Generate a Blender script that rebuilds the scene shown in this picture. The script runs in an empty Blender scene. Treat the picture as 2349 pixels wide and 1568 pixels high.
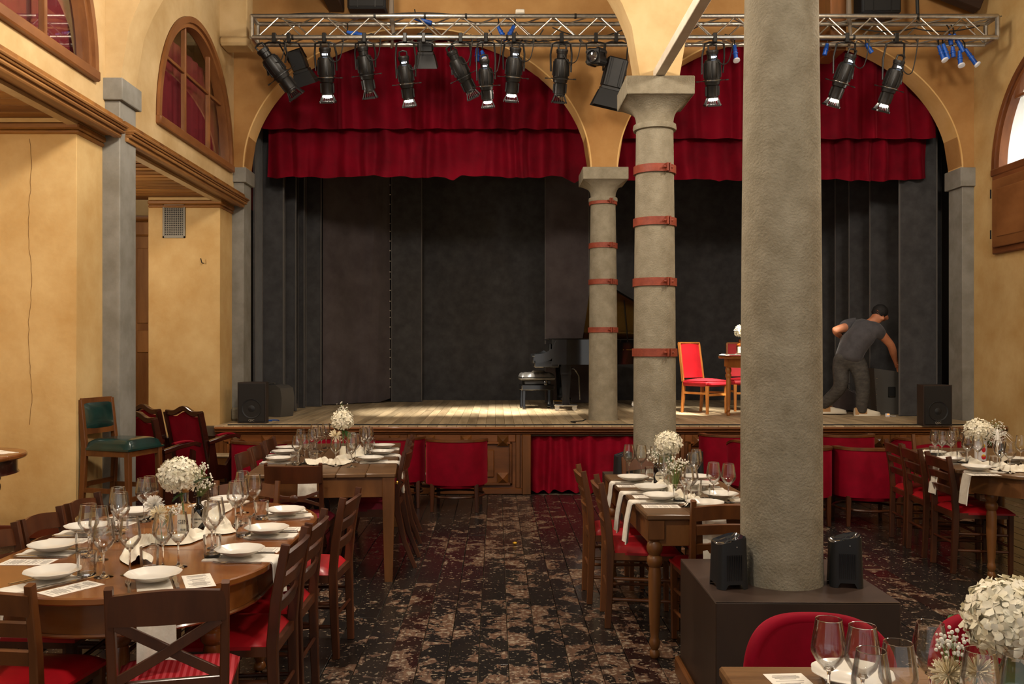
import bpy, math, random
from mathutils import Vector, Matrix
sc = bpy.context.scene
COL = sc.collection
R = math.radians
# ------------------------------------------------------------------ camera, world, large lights, exposure
F, VX, HY, CZ = 2050.0, 1138.0, 801.0, 1.62          # focal length and vanishing point in picture units, eye height
cam = bpy.data.cameras.new('camera'); camo = bpy.data.objects.new('camera', cam); COL.objects.link(camo)
camo.location = (0, 0, CZ); camo.rotation_euler = (R(90), 0, 0)
cam.sensor_width = 36; cam.lens = F / 2349 * 36
cam.shift_x = (1174.5 - VX) / 2349; cam.shift_y = -(784 - HY) / 2349
cam.clip_start = .05
sc.camera = camo
sc.view_settings.view_transform = 'Standard'; sc.view_settings.look = 'None'
sc.view_settings.gamma = 1; sc.view_settings.use_curve_mapping = False
sc.view_settings.exposure = 1.0
w = bpy.data.worlds.new('world'); sc.world = w; w.use_nodes = True
w.node_tree.nodes['Background'].inputs[0].default_value = (1.0, .96, .90, 1)
w.node_tree.nodes['Background'].inputs[1].default_value = .36
sc.cycles.use_denoising = True
sc.cycles.max_bounces = 8; sc.cycles.diffuse_bounces = 4; sc.cycles.glossy_bounces = 4
sc.cycles.transmission_bounces = 8; sc.cycles.transparent_max_bounces = 40
sc.cycles.caustics_reflective = False; sc.cycles.caustics_refractive = False
sc.cycles.sample_clamp_indirect = 4.0

def lamp(name, kind, loc, energy, color, size=.25, aim=None, spot=None, blend=.4):
    l = bpy.data.lights.new(name, kind); l.energy = energy; l.color = color
    if kind == 'AREA': l.shape = 'DISK'; l.size = size
    else: l.shadow_soft_size = size
    if spot: l.spot_size = R(spot); l.spot_blend = blend
    o = bpy.data.objects.new(name, l); COL.objects.link(o); o.location = loc
    if aim: o.rotation_euler = (Vector(aim) - Vector(loc)).to_track_quat('-Z', 'Y').to_euler()
    return o
WARM = (1.0, .88, .72)
for i, (x, y, z, e) in enumerate([(-1.0, 5.4, 4.5, 165), (3.5, 5.4, 4.5, 150), (-1.0, 1.6, 4.6, 150), (3.4, 1.6, 4.6, 130),
                                  (-1.0, 8.75, 5.7, 42), (3.5, 8.75, 5.7, 36)]):
    lamp('unseen_fill_lamp', 'POINT', (x, y, z), e, WARM, .22)  # warm lamps added out of view above the frame to brighten the room
lamp('alcove_light', 'POINT', (-3.9, 4.2, 2.6), 40, WARM, .12)
lamp('alcove_light', 'POINT', (-4.3, 8.6, 2.9), 30, WARM, .12)
lamp('daylight_outside_window', 'AREA', (6.7, 8.6, 5.6), 85, (.80, .90, 1.0), 1.2, (6.2, 9.9, 4.0))

# ------------------------------------------------------------------ helpers
def lin(c):
    if isinstance(c, str): c = [int(c[i:i + 2], 16) for i in (0, 2, 4)]
    r = []
    for v in c[:3]:
        v = v / 255.0
        r.append(v / 12.92 if v <= .04045 else ((v + .055) / 1.055) ** 2.4)
    return (r[0], r[1], r[2], 1)

MATS = {}
def mat(name, c1, c2=None, scale=6, rough=.5, metal=0, bump=0, bscale=60, stretch=(1, 1, 1), sheen=0, coat=0, spec=.5,
        rand=0, lo=.35, hi=.65, detail=5, trans=0, ior=1.45, emit=None, estr=0, alpha=1, sheen_rough=.4, bstretch=None):
    m = bpy.data.materials.new(name); m.use_nodes = True; nt = m.node_tree; N = nt.nodes; L = nt.links
    b = N['Principled BSDF']
    b.inputs['Base Color'].default_value = lin(c1); b.inputs['Roughness'].default_value = rough
    b.inputs['Metallic'].default_value = metal; b.inputs['Specular IOR Level'].default_value = spec
    b.inputs['Coat Weight'].default_value = coat; b.inputs['Coat Roughness'].default_value = .12
    b.inputs['Sheen Weight'].default_value = sheen; b.inputs['Sheen Roughness'].default_value = sheen_rough
    b.inputs['Transmission Weight'].default_value = trans; b.inputs['IOR'].default_value = ior
    b.inputs['Alpha'].default_value = alpha
    if sheen and name.startswith(('velvet', 'seat_plum', 'chair_red', 'curtain')): b.inputs['Sheen Tint'].default_value = (1, .08, .14, 1)
    if emit: b.inputs['Emission Color'].default_value = lin(emit); b.inputs['Emission Strength'].default_value = estr
    if c2 or bump:
        tc = N.new('ShaderNodeTexCoord'); mp = N.new('ShaderNodeMapping'); mp.inputs['Scale'].default_value = stretch
        L.new(tc.outputs['Object'], mp.inputs['Vector'])
        oi = N.new('ShaderNodeObjectInfo'); ml = N.new('ShaderNodeMath'); ml.operation = 'MULTIPLY'; ml.inputs[1].default_value = 37.0
        L.new(oi.outputs['Random'], ml.inputs[0])
        L.new(ml.outputs[0], mp.inputs['Location'])
    if c2:
        n = N.new('ShaderNodeTexNoise'); n.inputs['Scale'].default_value = scale; n.inputs['Detail'].default_value = detail
        n.inputs['Roughness'].default_value = .62
        L.new(mp.outputs[0], n.inputs['Vector'])
        r = N.new('ShaderNodeValToRGB'); r.color_ramp.elements[0].position = lo; r.color_ramp.elements[1].position = hi
        r.color_ramp.elements[0].color = lin(c1); r.color_ramp.elements[1].color = lin(c2)
        L.new(n.outputs['Fac'], r.inputs[0]); out = r.outputs[0]
        if rand:
            h = N.new('ShaderNodeHueSaturation'); mr = N.new('ShaderNodeMapRange')
            mr.inputs['To Min'].default_value = 1 - rand; mr.inputs['To Max'].default_value = 1 + rand
            L.new(oi.outputs['Random'], mr.inputs['Value']); L.new(mr.outputs[0], h.inputs['Value']); L.new(out, h.inputs['Color'])
            out = h.outputs[0]
        L.new(out, b.inputs['Base Color'])
    if bump:
        n2 = N.new('ShaderNodeTexNoise'); n2.inputs['Scale'].default_value = bscale; n2.inputs['Detail'].default_value = 4
        L.new(mp.outputs[0], n2.inputs['Vector'])
        bp = N.new('ShaderNodeBump'); bp.inputs['Strength'].default_value = bump; bp.inputs['Distance'].default_value = .01
        L.new(n2.outputs['Fac'], bp.inputs['Height']); L.new(bp.outputs[0], b.inputs['Normal'])
    MATS[name] = m
    return m

def thin_glass(name, tint=(1, 1, 1), rough=.0, base=.05, top=.5, blend=.22):
    m = bpy.data.materials.new(name); m.use_nodes = True; nt = m.node_tree; N = nt.nodes; L = nt.links
    N.remove(N['Principled BSDF'])
    t = N.new('ShaderNodeBsdfTransparent'); t.inputs[0].default_value = (*tint, 1)
    g = N.new('ShaderNodeBsdfGlossy'); g.inputs['Roughness'].default_value = rough; g.inputs[0].default_value = (1, 1, 1, 1)
    fr = N.new('ShaderNodeLayerWeight'); fr.inputs[0].default_value = blend
    mr = N.new('ShaderNodeMapRange'); mr.inputs['To Min'].default_value = base; mr.inputs['To Max'].default_value = top
    L.new(fr.outputs['Fresnel'], mr.inputs['Value'])
    mx = N.new('ShaderNodeMixShader'); L.new(mr.outputs[0], mx.inputs[0]); L.new(t.outputs[0], mx.inputs[1]); L.new(g.outputs[0], mx.inputs[2])
    L.new(mx.outputs[0], N['Material Output'].inputs[0]); MATS[name] = m
    return m

class MB:
    def __init__(s, M=None): s.v = []; s.f = []; s.M = M or Matrix.Identity(4)
    def add(s, vs, fs):
        b = len(s.v); s.v += [tuple(s.M @ Vector(p)) for p in vs]; s.f += [tuple(b + i for i in f) for f in fs]; return s
    def box(s, x0, x1, y0, y1, z0, z1, b=0):
        if x0 > x1: x0, x1 = x1, x0
        if y0 > y1: y0, y1 = y1, y0
        if z0 > z1: z0, z1 = z1, z0
        if not b:
            return s.add([(x0, y0, z0), (x1, y0, z0), (x1, y1, z0), (x0, y1, z0), (x0, y0, z1), (x1, y0, z1), (x1, y1, z1), (x0, y1, z1)],
                         [(0, 3, 2, 1), (4, 5, 6, 7), (0, 1, 5, 4), (1, 2, 6, 5), (2, 3, 7, 6), (3, 0, 4, 7)])
        b = min(b, (x1 - x0) / 2.01, (y1 - y0) / 2.01, (z1 - z0) / 2.01)
        vs = []; idx = {}
        for i, x in enumerate((x0, x1)):
            for j, y in enumerate((y0, y1)):
                for k, z in enumerate((z0, z1)):
                    sx, sy, sz = (b if i == 0 else -b), (b if j == 0 else -b), (b if k == 0 else -b)
                    idx[i, j, k] = len(vs); vs += [(x, y + sy, z + sz), (x + sx, y, z + sz), (x + sx, y + sy, z)]
        g = lambda i, j, k, a: idx[i, j, k] + a
        fs = [(g(0, 0, 0, 0), g(0, 0, 1, 0), g(0, 1, 1, 0), g(0, 1, 0, 0)), (g(1, 0, 0, 0), g(1, 1, 0, 0), g(1, 1, 1, 0), g(1, 0, 1, 0)),
              (g(0, 0, 0, 1), g(1, 0, 0, 1), g(1, 0, 1, 1), g(0, 0, 1, 1)), (g(0, 1, 0, 1), g(0, 1, 1, 1), g(1, 1, 1, 1), g(1, 1, 0, 1)),
              (g(0, 0, 0, 2), g(0, 1, 0, 2), g(1, 1, 0, 2), g(1, 0, 0, 2)), (g(0, 0, 1, 2), g(1, 0, 1, 2), g(1, 1, 1, 2), g(0, 1, 1, 2))]
        for a in (0, 1):
            for c in (0, 1):
                fs += [(g(a, c, 0, 0), g(a, c, 1, 0), g(a, c, 1, 1), g(a, c, 0, 1)), (g(a, 0, c, 0), g(a, 0, c, 2), g(a, 1, c, 2), g(a, 1, c, 0)),
                       (g(0, a, c, 1), g(0, a, c, 2), g(1, a, c, 2), g(1, a, c, 1))]
        for k in idx.values(): fs.append((k, k + 1, k + 2))
        return s.add(vs, fs)
    def bar(s, p0, p1, w, d, up=(0, 0, 1), b=0):
        p0, p1 = Vector(p0), Vector(p1); ax = p1 - p0; L = ax.length; ax.normalize(); u = Vector(up)
        sx = ax.cross(u)
        if sx.length < 1e-4: sx = ax.cross(Vector((0, 1, 0)))
        sx.normalize(); sz = sx.cross(ax)
        M = Matrix((( sx.x, ax.x, sz.x, p0.x), (sx.y, ax.y, sz.y, p0.y), (sx.z, ax.z, sz.z, p0.z), (0, 0, 0, 1)))
        old = s.M; s.M = old @ M; s.box(-w / 2, w / 2, 0, L, -d / 2, d / 2, b); s.M = old; return s
    def cyl(s, p0, p1, r0, r1=None, n=12):
        return s.tube([p0, p1], [r0, r0 if r1 is None else r1], n)
    def tube(s, pts, r, n=6, closed=False, cap=True):
        pts = [Vector(p) for p in pts]; m = len(pts); rs = r if isinstance(r, (list, tuple)) else [r] * m
        vs = []; nrm = None
        for i, p in enumerate(pts):
            if closed: t = pts[(i + 1) % m] - pts[i - 1]
            else: t = pts[min(i + 1, m - 1)] - pts[max(i - 1, 0)]
            if t.length < 1e-9: t = Vector((0, 0, 1))
            t.normalize()
            if nrm is None:
                nrm = t.cross(Vector((0, 0, 1)))
                if nrm.length < 1e-3: nrm = t.cross(Vector((1, 0, 0)))
            nrm = nrm - t * nrm.dot(t)
            if nrm.length < 1e-6: nrm = t.orthogonal()
            nrm.normalize(); bn = t.cross(nrm)
            for k in range(n):
                a = 2 * math.pi * k / n; vs.append(p + (nrm * math.cos(a) + bn * math.sin(a)) * rs[i])
        fs = []
        for i in range(m if closed else m - 1):
            j = (i + 1) % m
            for k in range(n): fs.append((i * n + k, i * n + (k + 1) % n, j * n + (k + 1) % n, j * n + k))
        if cap and not closed: fs += [tuple(range(n - 1, -1, -1)), tuple((m - 1) * n + k for k in range(n))]
        return s.add(vs, fs)
    def sweep(s, pts, wd, side=(1, 0, 0), ch=.25):
        """rectangular bar along pts; wd = (w,d) or list; w along `side`."""
        pts = [Vector(p) for p in pts]; m = len(pts); wd = wd if isinstance(wd, list) else [wd] * m; sd = Vector(side).normalized(); vs = []
        for i, p in enumerate(pts):
            t = (pts[min(i + 1, m - 1)] - pts[max(i - 1, 0)]).normalized(); q = (sd - t * sd.dot(t)).normalized(); e = t.cross(q)
            w, d = wd[i][0] / 2, wd[i][1] / 2; c = min(w, d) * ch
            for (a, b) in ((-w + c, -d), (w - c, -d), (w, -d + c), (w, d - c), (w - c, d), (-w + c, d), (-w, d - c), (-w, -d + c)): vs.append(p + q * a + e * b)
        fs = [(i * 8 + k, i * 8 + (k + 1) % 8, i * 8 + 8 + (k + 1) % 8, i * 8 + 8 + k) for i in range(m - 1) for k in range(8)]
        fs += [tuple(range(7, -1, -1)), tuple((m - 1) * 8 + k for k in range(8))]
        return s.add(vs, fs)
    def lathe(s, prof, n=16, c=(0, 0, 0), cap=True, sy=1.0):
        vs = []; m = len(prof)
        for (r, z) in prof:
            for k in range(n):
                a = 2 * math.pi * k / n; vs.append((c[0] + r * math.cos(a), c[1] + r * sy * math.sin(a), c[2] + z))
        fs = [(i * n + k, i * n + (k + 1) % n, i * n + n + (k + 1) % n, i * n + n + k) for i in range(m - 1) for k in range(n)]
        if cap: fs += [tuple(range(n - 1, -1, -1)), tuple((m - 1) * n + k for k in range(n))]
        return s.add(vs, fs)
    def ball(s, c, r, n=10, m=6):
        r = r if isinstance(r, (list, tuple)) else (r, r, r); vs = [(c[0], c[1], c[2] - r[2])]
        for i in range(1, m):
            t = -math.pi / 2 + math.pi * i / m
            for k in range(n):
                a = 2 * math.pi * k / n; vs.append((c[0] + r[0] * math.cos(t) * math.cos(a), c[1] + r[1] * math.cos(t) * math.sin(a), c[2] + r[2] * math.sin(t)))
        vs.append((c[0], c[1], c[2] + r[2])); e = len(vs) - 1
        fs = [(0, 1 + (k + 1) % n, 1 + k) for k in range(n)]
        for i in range(m - 2):
            for k in range(n): fs.append((1 + i * n + k, 1 + i * n + (k + 1) % n, 1 + (i + 1) * n + (k + 1) % n, 1 + (i + 1) * n + k))
        fs += [(1 + (m - 2) * n + k, 1 + (m - 2) * n + (k + 1) % n, e) for k in range(n)]
        return s.add(vs, fs)
    def prism(s, poly, z0, z1):
        n = len(poly); vs = [(x, y, z0) for x, y in poly] + [(x, y, z1) for x, y in poly]
        return s.add(vs, [tuple(range(n - 1, -1, -1)), tuple(range(n, 2 * n))] + [(k, (k + 1) % n, n + (k + 1) % n, n + k) for k in range(n)])
    def grid(s, fn, nu, nv, cu=False):
        vs = [fn(i / nu, j / nv) for j in range(nv + 1) for i in range(nu + (0 if cu else 1))]; W = nu if cu else nu + 1
        fs = [(j * W + i, j * W + (i + 1) % W, (j + 1) * W + (i + 1) % W, (j + 1) * W + i) for j in range(nv) for i in range(nu)]
        return s.add(vs, fs)
    def slab(s, fn, nu, nv, th):
        """sheet with thickness: fn(u,v) -> (point); offset along computed normal"""
        P = [[Vector(fn(i / nu, j / nv)) for i in range(nu + 1)] for j in range(nv + 1)]; Q = []
        for j in range(nv + 1):
            for i in range(nu + 1):
                a = P[j][min(i + 1, nu)] - P[j][max(i - 1, 0)]; b = P[min(j + 1, nv)][i] - P[max(j - 1, 0)][i]
                n = a.cross(b); n = n.normalized() if n.length > 1e-12 else Vector((0, 0, 1)); Q.append(P[j][i] + n * th)
        W = nu + 1; T = W * (nv + 1); vs = [p for r in P for p in r] + Q; fs = []
        for j in range(nv):
            for i in range(nu):
                a = (j * W + i, j * W + i + 1, (j + 1) * W + i + 1, (j + 1) * W + i); fs += [a[::-1], tuple(T + k for k in a)]
        for i in range(nu): fs += [(i, i + 1, T + i + 1, T + i), (nv * W + i + 1, nv * W + i, T + nv * W + i, T + nv * W + i + 1)]
        for j in range(nv): fs += [((j + 1) * W, j * W, T + j * W, T + (j + 1) * W), (j * W + nu, (j + 1) * W + nu, T + (j + 1) * W + nu, T + j * W + nu)]
        return s.add(vs, fs)
    def mesh(s, name, m, ang=38):
        me = bpy.data.meshes.new(name); me.from_pydata(s.v, [], s.f); me.materials.append(MATS[m] if isinstance(m, str) else m)
        me.polygons.foreach_set('use_smooth', [True] * len(me.polygons)); me.set_sharp_from_angle(angle=R(ang)); me.update(); return me
    def o(s, name, m, parent=None, ang=38, loc=None, rot=None):
        return link(name, s.mesh(name, m, ang), parent, loc, rot)

def link(name, me, parent=None, loc=None, rot=None):
    ob = bpy.data.objects.new(name, me); COL.objects.link(ob)
    if parent: ob.parent = parent
    if loc is not None: ob.location = loc
    if rot is not None: ob.rotation_euler = rot
    return ob
def tag(o, label, cat=None, group=None, kind=None):
    if label: o['label'] = label
    if cat: o['category'] = cat
    if group: o['group'] = group
    if kind: o['kind'] = kind
    return o
def thing(name, label, cat, loc=(0, 0, 0), rz=0, group=None):
    o = bpy.data.objects.new(name, None); COL.objects.link(o); o.location = loc; o.rotation_euler = (0, 0, rz); o.empty_display_size = .05
    return tag(o, label, cat, group)
def struct(name, mb, m, parent=None, ang=38, label=None):
    o = mb.o(name, m, parent, ang)
    if not parent: o['kind'] = 'structure'
    if label: o['label'] = label
    return o
KIDS = {}
def kids(root): return [c for c in COL.objects if c.parent == root]
def dup(root, loc=None, rz=None, label=None, group=None):
    def cp(o, par):
        c = o.copy(); COL.objects.link(c)
        if par: c.parent = par
        return c
    if root.name not in KIDS:
        KIDS[root.name] = [(k, kids(k)) for k in kids(root)]
    r = cp(root, None)
    for k, g in KIDS[root.name]:
        c = cp(k, r)
        for q in g: cp(q, c)
    if loc is not None: r.location = loc
    if rz is not None: r.rotation_euler = (0, 0, rz)
    if label: r['label'] = label
    if group: r['group'] = group
    return r
def on_plane(px, py, z):
    Y = (CZ - z) * F / (py - HY); return Vector(((px - VX) * Y / F, Y, z))
def at_depth(px, py, Y): return Vector(((px - VX) * Y / F, Y, CZ - (py - HY) * Y / F))
rnd = random.Random(7)

# ------------------------------------------------------------------ materials
mat('plaster_yellow', 'caad7a', 'b18c55', scale=2.2, rough=.85, bump=.12, bscale=25, spec=.2, lo=.3, hi=.75)
mat('plaster_cream', 'ccb287', 'b5986a', scale=1.6, rough=.85, bump=.1, bscale=25, spec=.2)
mat('plaster_ochre', 'b58b57', '95693b', scale=1.5, rough=.88, bump=.12, bscale=22, spec=.2, lo=.3, hi=.7)
mat('plaster_arch', 'dcb880', 'cfa566', scale=2, rough=.85, bump=.06, spec=.2)
mat('painted_grey', '8b8983', '77746c', scale=4, rough=.6, bump=.1, bscale=30, spec=.3)
mat('stone', '928b7a', '7a7261', scale=9, rough=.9, bump=.55, bscale=85, spec=.2, lo=.3, hi=.7)
mat('stone_dark', '8f8874', '756d58', scale=7, rough=.9, bump=.5, bscale=90, spec=.2)
mat('iron_red', '8c3f2b', '74301f', scale=14, rough=.6, bump=.15, bscale=80)
mat('pine', '9c6f3f', '744a25', scale=5, stretch=(1, .16, 1), rough=.5, bump=.1, bscale=30, rand=.12)
mat('pine_x', '95662f', '6a411c', scale=5, stretch=(.16, 1, 1), rough=.5, bump=.1, bscale=30, rand=.18)
mat('door_pine', 'ab7a45', '85572c', scale=5, stretch=(1, 1, .15), rough=.5, rand=.08)
mat('window_wood', '8a5a32', '683e1e', scale=5, stretch=(1, .2, .4), rough=.45, rand=.05)
mat('window_brown', '7c4a28', '5f351a', scale=5, stretch=(1, .2, .4), rough=.45, rand=.05)
mat('curtain_red_back', '6d1a22', '561017', scale=3, rough=.9, sheen=.2)
mat('wall_brown', '8f5a30', '7b4a26', scale=2, rough=.9)
mat('stage_wood', 'c2ac8a', '8c7759', scale=7, stretch=(1, .12, 1), rough=.5, bump=.15, bscale=30, rand=.2, lo=.3, hi=.7)
mat('stage_base', '4c3f31', rough=.9)
mat('stage_front', '7d4a22', '56300f', scale=4, stretch=(.2, 1, 1), rough=.4, rand=.12, coat=.15)
mat('stage_front_v', '74451f', '50300f', scale=4, stretch=(1, 1, .15), rough=.4, rand=.12, coat=.15)
mat('black_fabric', '484748', '3b3a3b', scale=6, rough=.95, sheen=.25, spec=.1)
mat('black_fabric_warm', '50494a', '433c3d', scale=3, rough=.95, sheen=.35, spec=.1)
mat('black_edge', '575350', rough=.8)
mat('velvet', '86001e', '700016', scale=5, rough=.75, sheen=.45, spec=.15, sheen_rough=.35)
mat('velvet_curtain', '6e0016', '50000e', scale=2, rough=.8, sheen=.35, spec=.12, sheen_rough=.35)
mat('ceiling_wood', '3a2519', '2a190f', scale=4, stretch=(.2, 1, 1), rough=.7, rand=.1)
mat('baseboard', '6e2f16', '56220f', scale=4, rough=.5)
mat('metal_grey', '6c675c', rough=.5, metal=.4)
mat('dark', '0d0b0a', rough=.8)
mat('plinth_dark', '3a2d25', '2b211b', scale=3, rough=.38, bump=.05, bscale=20, stretch=(1, 1, .3))
mat('plinth_top', '4a3b34', '3a2e28', scale=3, rough=.35)
mat('cable_crack', '6b4a24', rough=.9)
mat('white_paint', 'd8d0c2', 'c9bfae', scale=5, rough=.6)
thin_glass('window_glass', base=.02, top=.22)
mat('day_pane', 'e8f1f6', rough=.3, emit='dfeefc', estr=1.1)
mat('exterior_white', 'e9e6dc', rough=.8)

def floor_material():
    m = bpy.data.materials.new('worn_floor'); m.use_nodes = True; nt = m.node_tree; N = nt.nodes; L = nt.links; b = N['Principled BSDF']
    g = N.new('ShaderNodeNewGeometry'); oi = N.new('ShaderNodeObjectInfo')
    def noise(scale, det, rough=.6, vec=None, dist=0):
        n = N.new('ShaderNodeTexNoise'); n.inputs['Scale'].default_value = scale; n.inputs['Detail'].default_value = det
        n.inputs['Roughness'].default_value = rough; n.inputs['Distortion'].default_value = dist
        L.new(vec or g.outputs['Position'], n.inputs['Vector']); return n.outputs['Fac']
    def math_(op, a, bb):
        q = N.new('ShaderNodeMath'); q.operation = op
        for i, v in enumerate((a, bb)):
            if isinstance(v, (int, float)): q.inputs[i].default_value = v
            else: L.new(v, q.inputs[i])
        return q.outputs[0]
    def ramp(v, a, c, ca=(0, 0, 0, 1), cb=(1, 1, 1, 1)):
        r = N.new('ShaderNodeValToRGB'); r.color_ramp.elements[0].position = a; r.color_ramp.elements[1].position = c
        r.color_ramp.elements[0].color = ca; r.color_ramp.elements[1].color = cb; L.new(v, r.inputs[0]); return r.outputs[0]
    def mix(f, a, c):
        x = N.new('ShaderNodeMix'); x.data_type = 'RGBA'; L.new(f, x.inputs['Factor'])
        for k, v in ((6, a), (7, c)):
            if isinstance(v, tuple): x.inputs[k].default_value = v
            else: L.new(v, x.inputs[k])
        return x.outputs[2]
    sep = N.new('ShaderNodeSeparateXYZ'); L.new(g.outputs['Position'], sep.inputs[0])
    # worn most along the trodden aisle between the tables
    ax = math_('SUBTRACT', sep.outputs[0], .15); ax = math_('ABSOLUTE', ax, 0); ax = math_('MINIMUM', math_('MULTIPLY', ax, .085), .085)
    ay = math_('MULTIPLY', sep.outputs[1], .017)
    mp = N.new('ShaderNodeMapping'); mp.inputs['Scale'].default_value = (1.0, 1.0, 1); L.new(g.outputs['Position'], mp.inputs['Vector']); L.new(math_('MULTIPLY', oi.outputs['Random'], 3.0), mp.inputs['Location'])
    big = noise(.9, 2); med = noise(6.2, 7, .64, mp.outputs[0], .5)
    rv = math_('MULTIPLY', oi.outputs['Random'], .07)
    wear = math_('ADD', med, math_('MULTIPLY', big, .34)); wear = math_('SUBTRACT', wear, ax); wear = math_('SUBTRACT', wear, ay); wear = math_('ADD', wear, rv)
    mask = ramp(wear, .600, .612)
    fine = noise(38, 4); mask2 = ramp(math_('ADD', fine, math_('MULTIPLY', wear, .5)), .875, .90)
    grain = N.new('ShaderNodeTexNoise'); mg = N.new('ShaderNodeMapping'); mg.inputs['Scale'].default_value = (60, 3, 1)
    L.new(g.outputs['Position'], mg.inputs['Vector']); L.new(mg.outputs[0], grain.inputs['Vector']); grain.inputs['Scale'].default_value = 1; grain.inputs['Detail'].default_value = 4
    wood = ramp(grain.outputs['Fac'], .3, .7, lin('422c1f'), lin('6c4e3a'))
    paint = mix(ramp(oi.outputs['Random'], .70, .78), lin('1f1d1c'), lin('2a1513'))
    paint = mix(ramp(noise(2.2, 3), .45, .7), paint, lin('2a2520'))
    col = mix(mask, paint, wood); col = mix(mask2, col, lin('8f7f6c'))
    L.new(col, b.inputs['Base Color'])
    rg = N.new('ShaderNodeMapRange'); L.new(mask, rg.inputs['Value']); rg.inputs['To Min'].default_value = .24; rg.inputs['To Max'].default_value = .5
    L.new(rg.outputs[0], b.inputs['Roughness'])
    bp = N.new('ShaderNodeBump'); bp.inputs['Strength'].default_value = .35; bp.inputs['Distance'].default_value = .004
    inv = math_('SUBTRACT', 1.0, mask); L.new(math_('ADD', inv, math_('MULTIPLY', noise(22, 3), .5)), bp.inputs['Height']); L.new(bp.outputs[0], b.inputs['Normal'])
    MATS['worn_floor'] = m
floor_material()
mat('floor_base', '9a8a76', '6d604f', scale=30, rough=.9)

# ------------------------------------------------------------------ floor
SZ, SY = .77, 9.96            # stage height and front edge
XL, XR = -3.15, 5.70          # wall faces
PY0, PY1 = 10.66, 10.98       # proscenium wall
fl = struct('floor', MB().box(-5.2, 6.2, -3.0, 15.4, -.12, -.02), 'floor_base')
BW = .156
plank_me = {}
def plank(name, parent, x0, x1, y0, y1, z0, z1, m, b=.002):
    k = (round(x1 - x0, 3), round(y1 - y0, 2), round(z1 - z0, 3), m)
    if k not in plank_me:
        dx, dy, dz = (x1 - x0) / 2, k[1] / 2, (z1 - z0) / 2
        plank_me[k] = MB().box(-dx, dx, -dy, dy, -dz, dz, b).mesh(name, m)
    return link(name, plank_me[k], parent, ((x0 + x1) / 2, (y0 + y1) / 2, (z0 + z1) / 2))
k = 0; x = -.0918 - BW * 17
while x < XR - .02:
    y = 1.6 + rnd.choice([0, .4, .8, 1.2]) - 1.0; 
    while y < 9.95:
        ln = rnd.choice([2.4, 2.8, 3.2, 3.6]); y1 = min(y + ln, 9.97)
        if 9.97 - y1 < .5: y1 = 9.97
        plank('plank', fl, x + .0024, min(x + BW - .0024, XR), y + .002, y1 - .002, -.02, rnd.uniform(-.0012, .0012), 'worn_floor'); y = y1
    x += BW
fb = MB().box(-2.74, XR, -3, .62, -.02, 0); struct('floor_rear', fb, 'worn_floor')
# raised wooden step along the left arcade
ST = .2
sp = struct('floor_step', MB().box(-5.2, -2.62, -3.0, 9.94, -.02, ST - .022), 'floor_base')
x = -2.60
struct('trim_1', MB().box(-2.63, -2.58, -3, 9.94, .0, ST + .002, .008), 'stage_front_v')
for i in range(16):
    y = 2.6 + rnd.choice([0, .5, 1.0])
    y0 = .5
    for y1 in (y + 1.2, y + 4.0, 9.93):
        plank('plank', sp, -2.63 - BW * (i + 1) + .0015, -2.63 - BW * i - .0015, y0 + .0015, y1 - .0015, ST - .022, ST, 'worn_floor'); y0 = y1

# ------------------------------------------------------------------ walls with arches
def arched(mb, u0, u1, lo, hi, w0, w1, fmap, n=40):
    """solid between curves lo(u) and hi over u0..u1 with thickness w0..w1"""
    us = [u0 + (u1 - u0) * i / n for i in range(n + 1)]; vs = []
    for u in us:
        for (w, z) in ((w0, lo(u)), (w1, lo(u)), (w1, hi), (w0, hi)): vs.append(fmap(u, w, z))
    fs = [(0, 1, 2, 3), tuple(4 * n + k for k in (3, 2, 1, 0))]
    for i in range(n):
        for k in range(4): fs.append((4 * i + k, 4 * i + (k + 1) % 4, 4 * i + 4 + (k + 1) % 4, 4 * i + 4 + k))
    mb.add(vs, [f[::-1] for f in fs]); return mb
def ell(c, a, b, z): return lambda u: z + b * math.sqrt(max(0, 1 - ((u - c) / a) ** 2))
SPR = 3.775; TOP = 6.25
fx = lambda u, w, z: (u, w, z)
wp = MB()
arched(wp, -3.01, 1.13, ell(-.94, 2.07, 1.675, SPR), TOP, PY0, PY1, fx, 64)
wp.box(1.13, 1.45, PY0, PY1, SPR, TOP)
arched(wp, 1.45, 5.56, ell(3.505, 2.055, 1.65, SPR), TOP, PY0, PY1, fx, 64)
wp.box(-3.6, -3.01, PY0 + .001, PY1 - .001, SPR, TOP); wp.box(5.56, 6.1, PY0 + .001, PY1 - .001, SPR, TOP)
wp.box(-3.6, -3.05, PY0 + .02, PY1 - .02, 0, SPR); wp.box(5.61, 6.1, PY0 + .02, PY1 - .02, 0, SPR)
struct('wall_stage', wp, 'plaster_ochre', ang=30)
def arch_lining(name, c, a, b, y0, y1, m='plaster_arch'):
    """thin lime-washed lining on the arch soffit"""
    mb = MB(); n = 64; vs = []
    for i in range(n + 1):
        t = math.pi * i / n
        for (rr, y) in ((-.004, y0 - .004), (-.004, y1 + .004), (.012, y1 + .004), (.012, y0 - .004)):
            vs.append((c - (a + rr) * math.cos(t), y, SPR + (b + rr) * math.sin(t)))
    fs = [(4 * i + k, 4 * i + (k + 1) % 4, 4 * i + 4 + (k + 1) % 4, 4 * i + 4 + k) for i in range(n) for k in range(4)]
    mb.add(vs, fs); return struct(name, mb, m)
arch_lining('trim_2', -.94, 2.07, 1.675, PY0, PY1); arch_lining('trim_3', 3.505, 2.055, 1.65, PY0, PY1)
tn = 4
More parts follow.
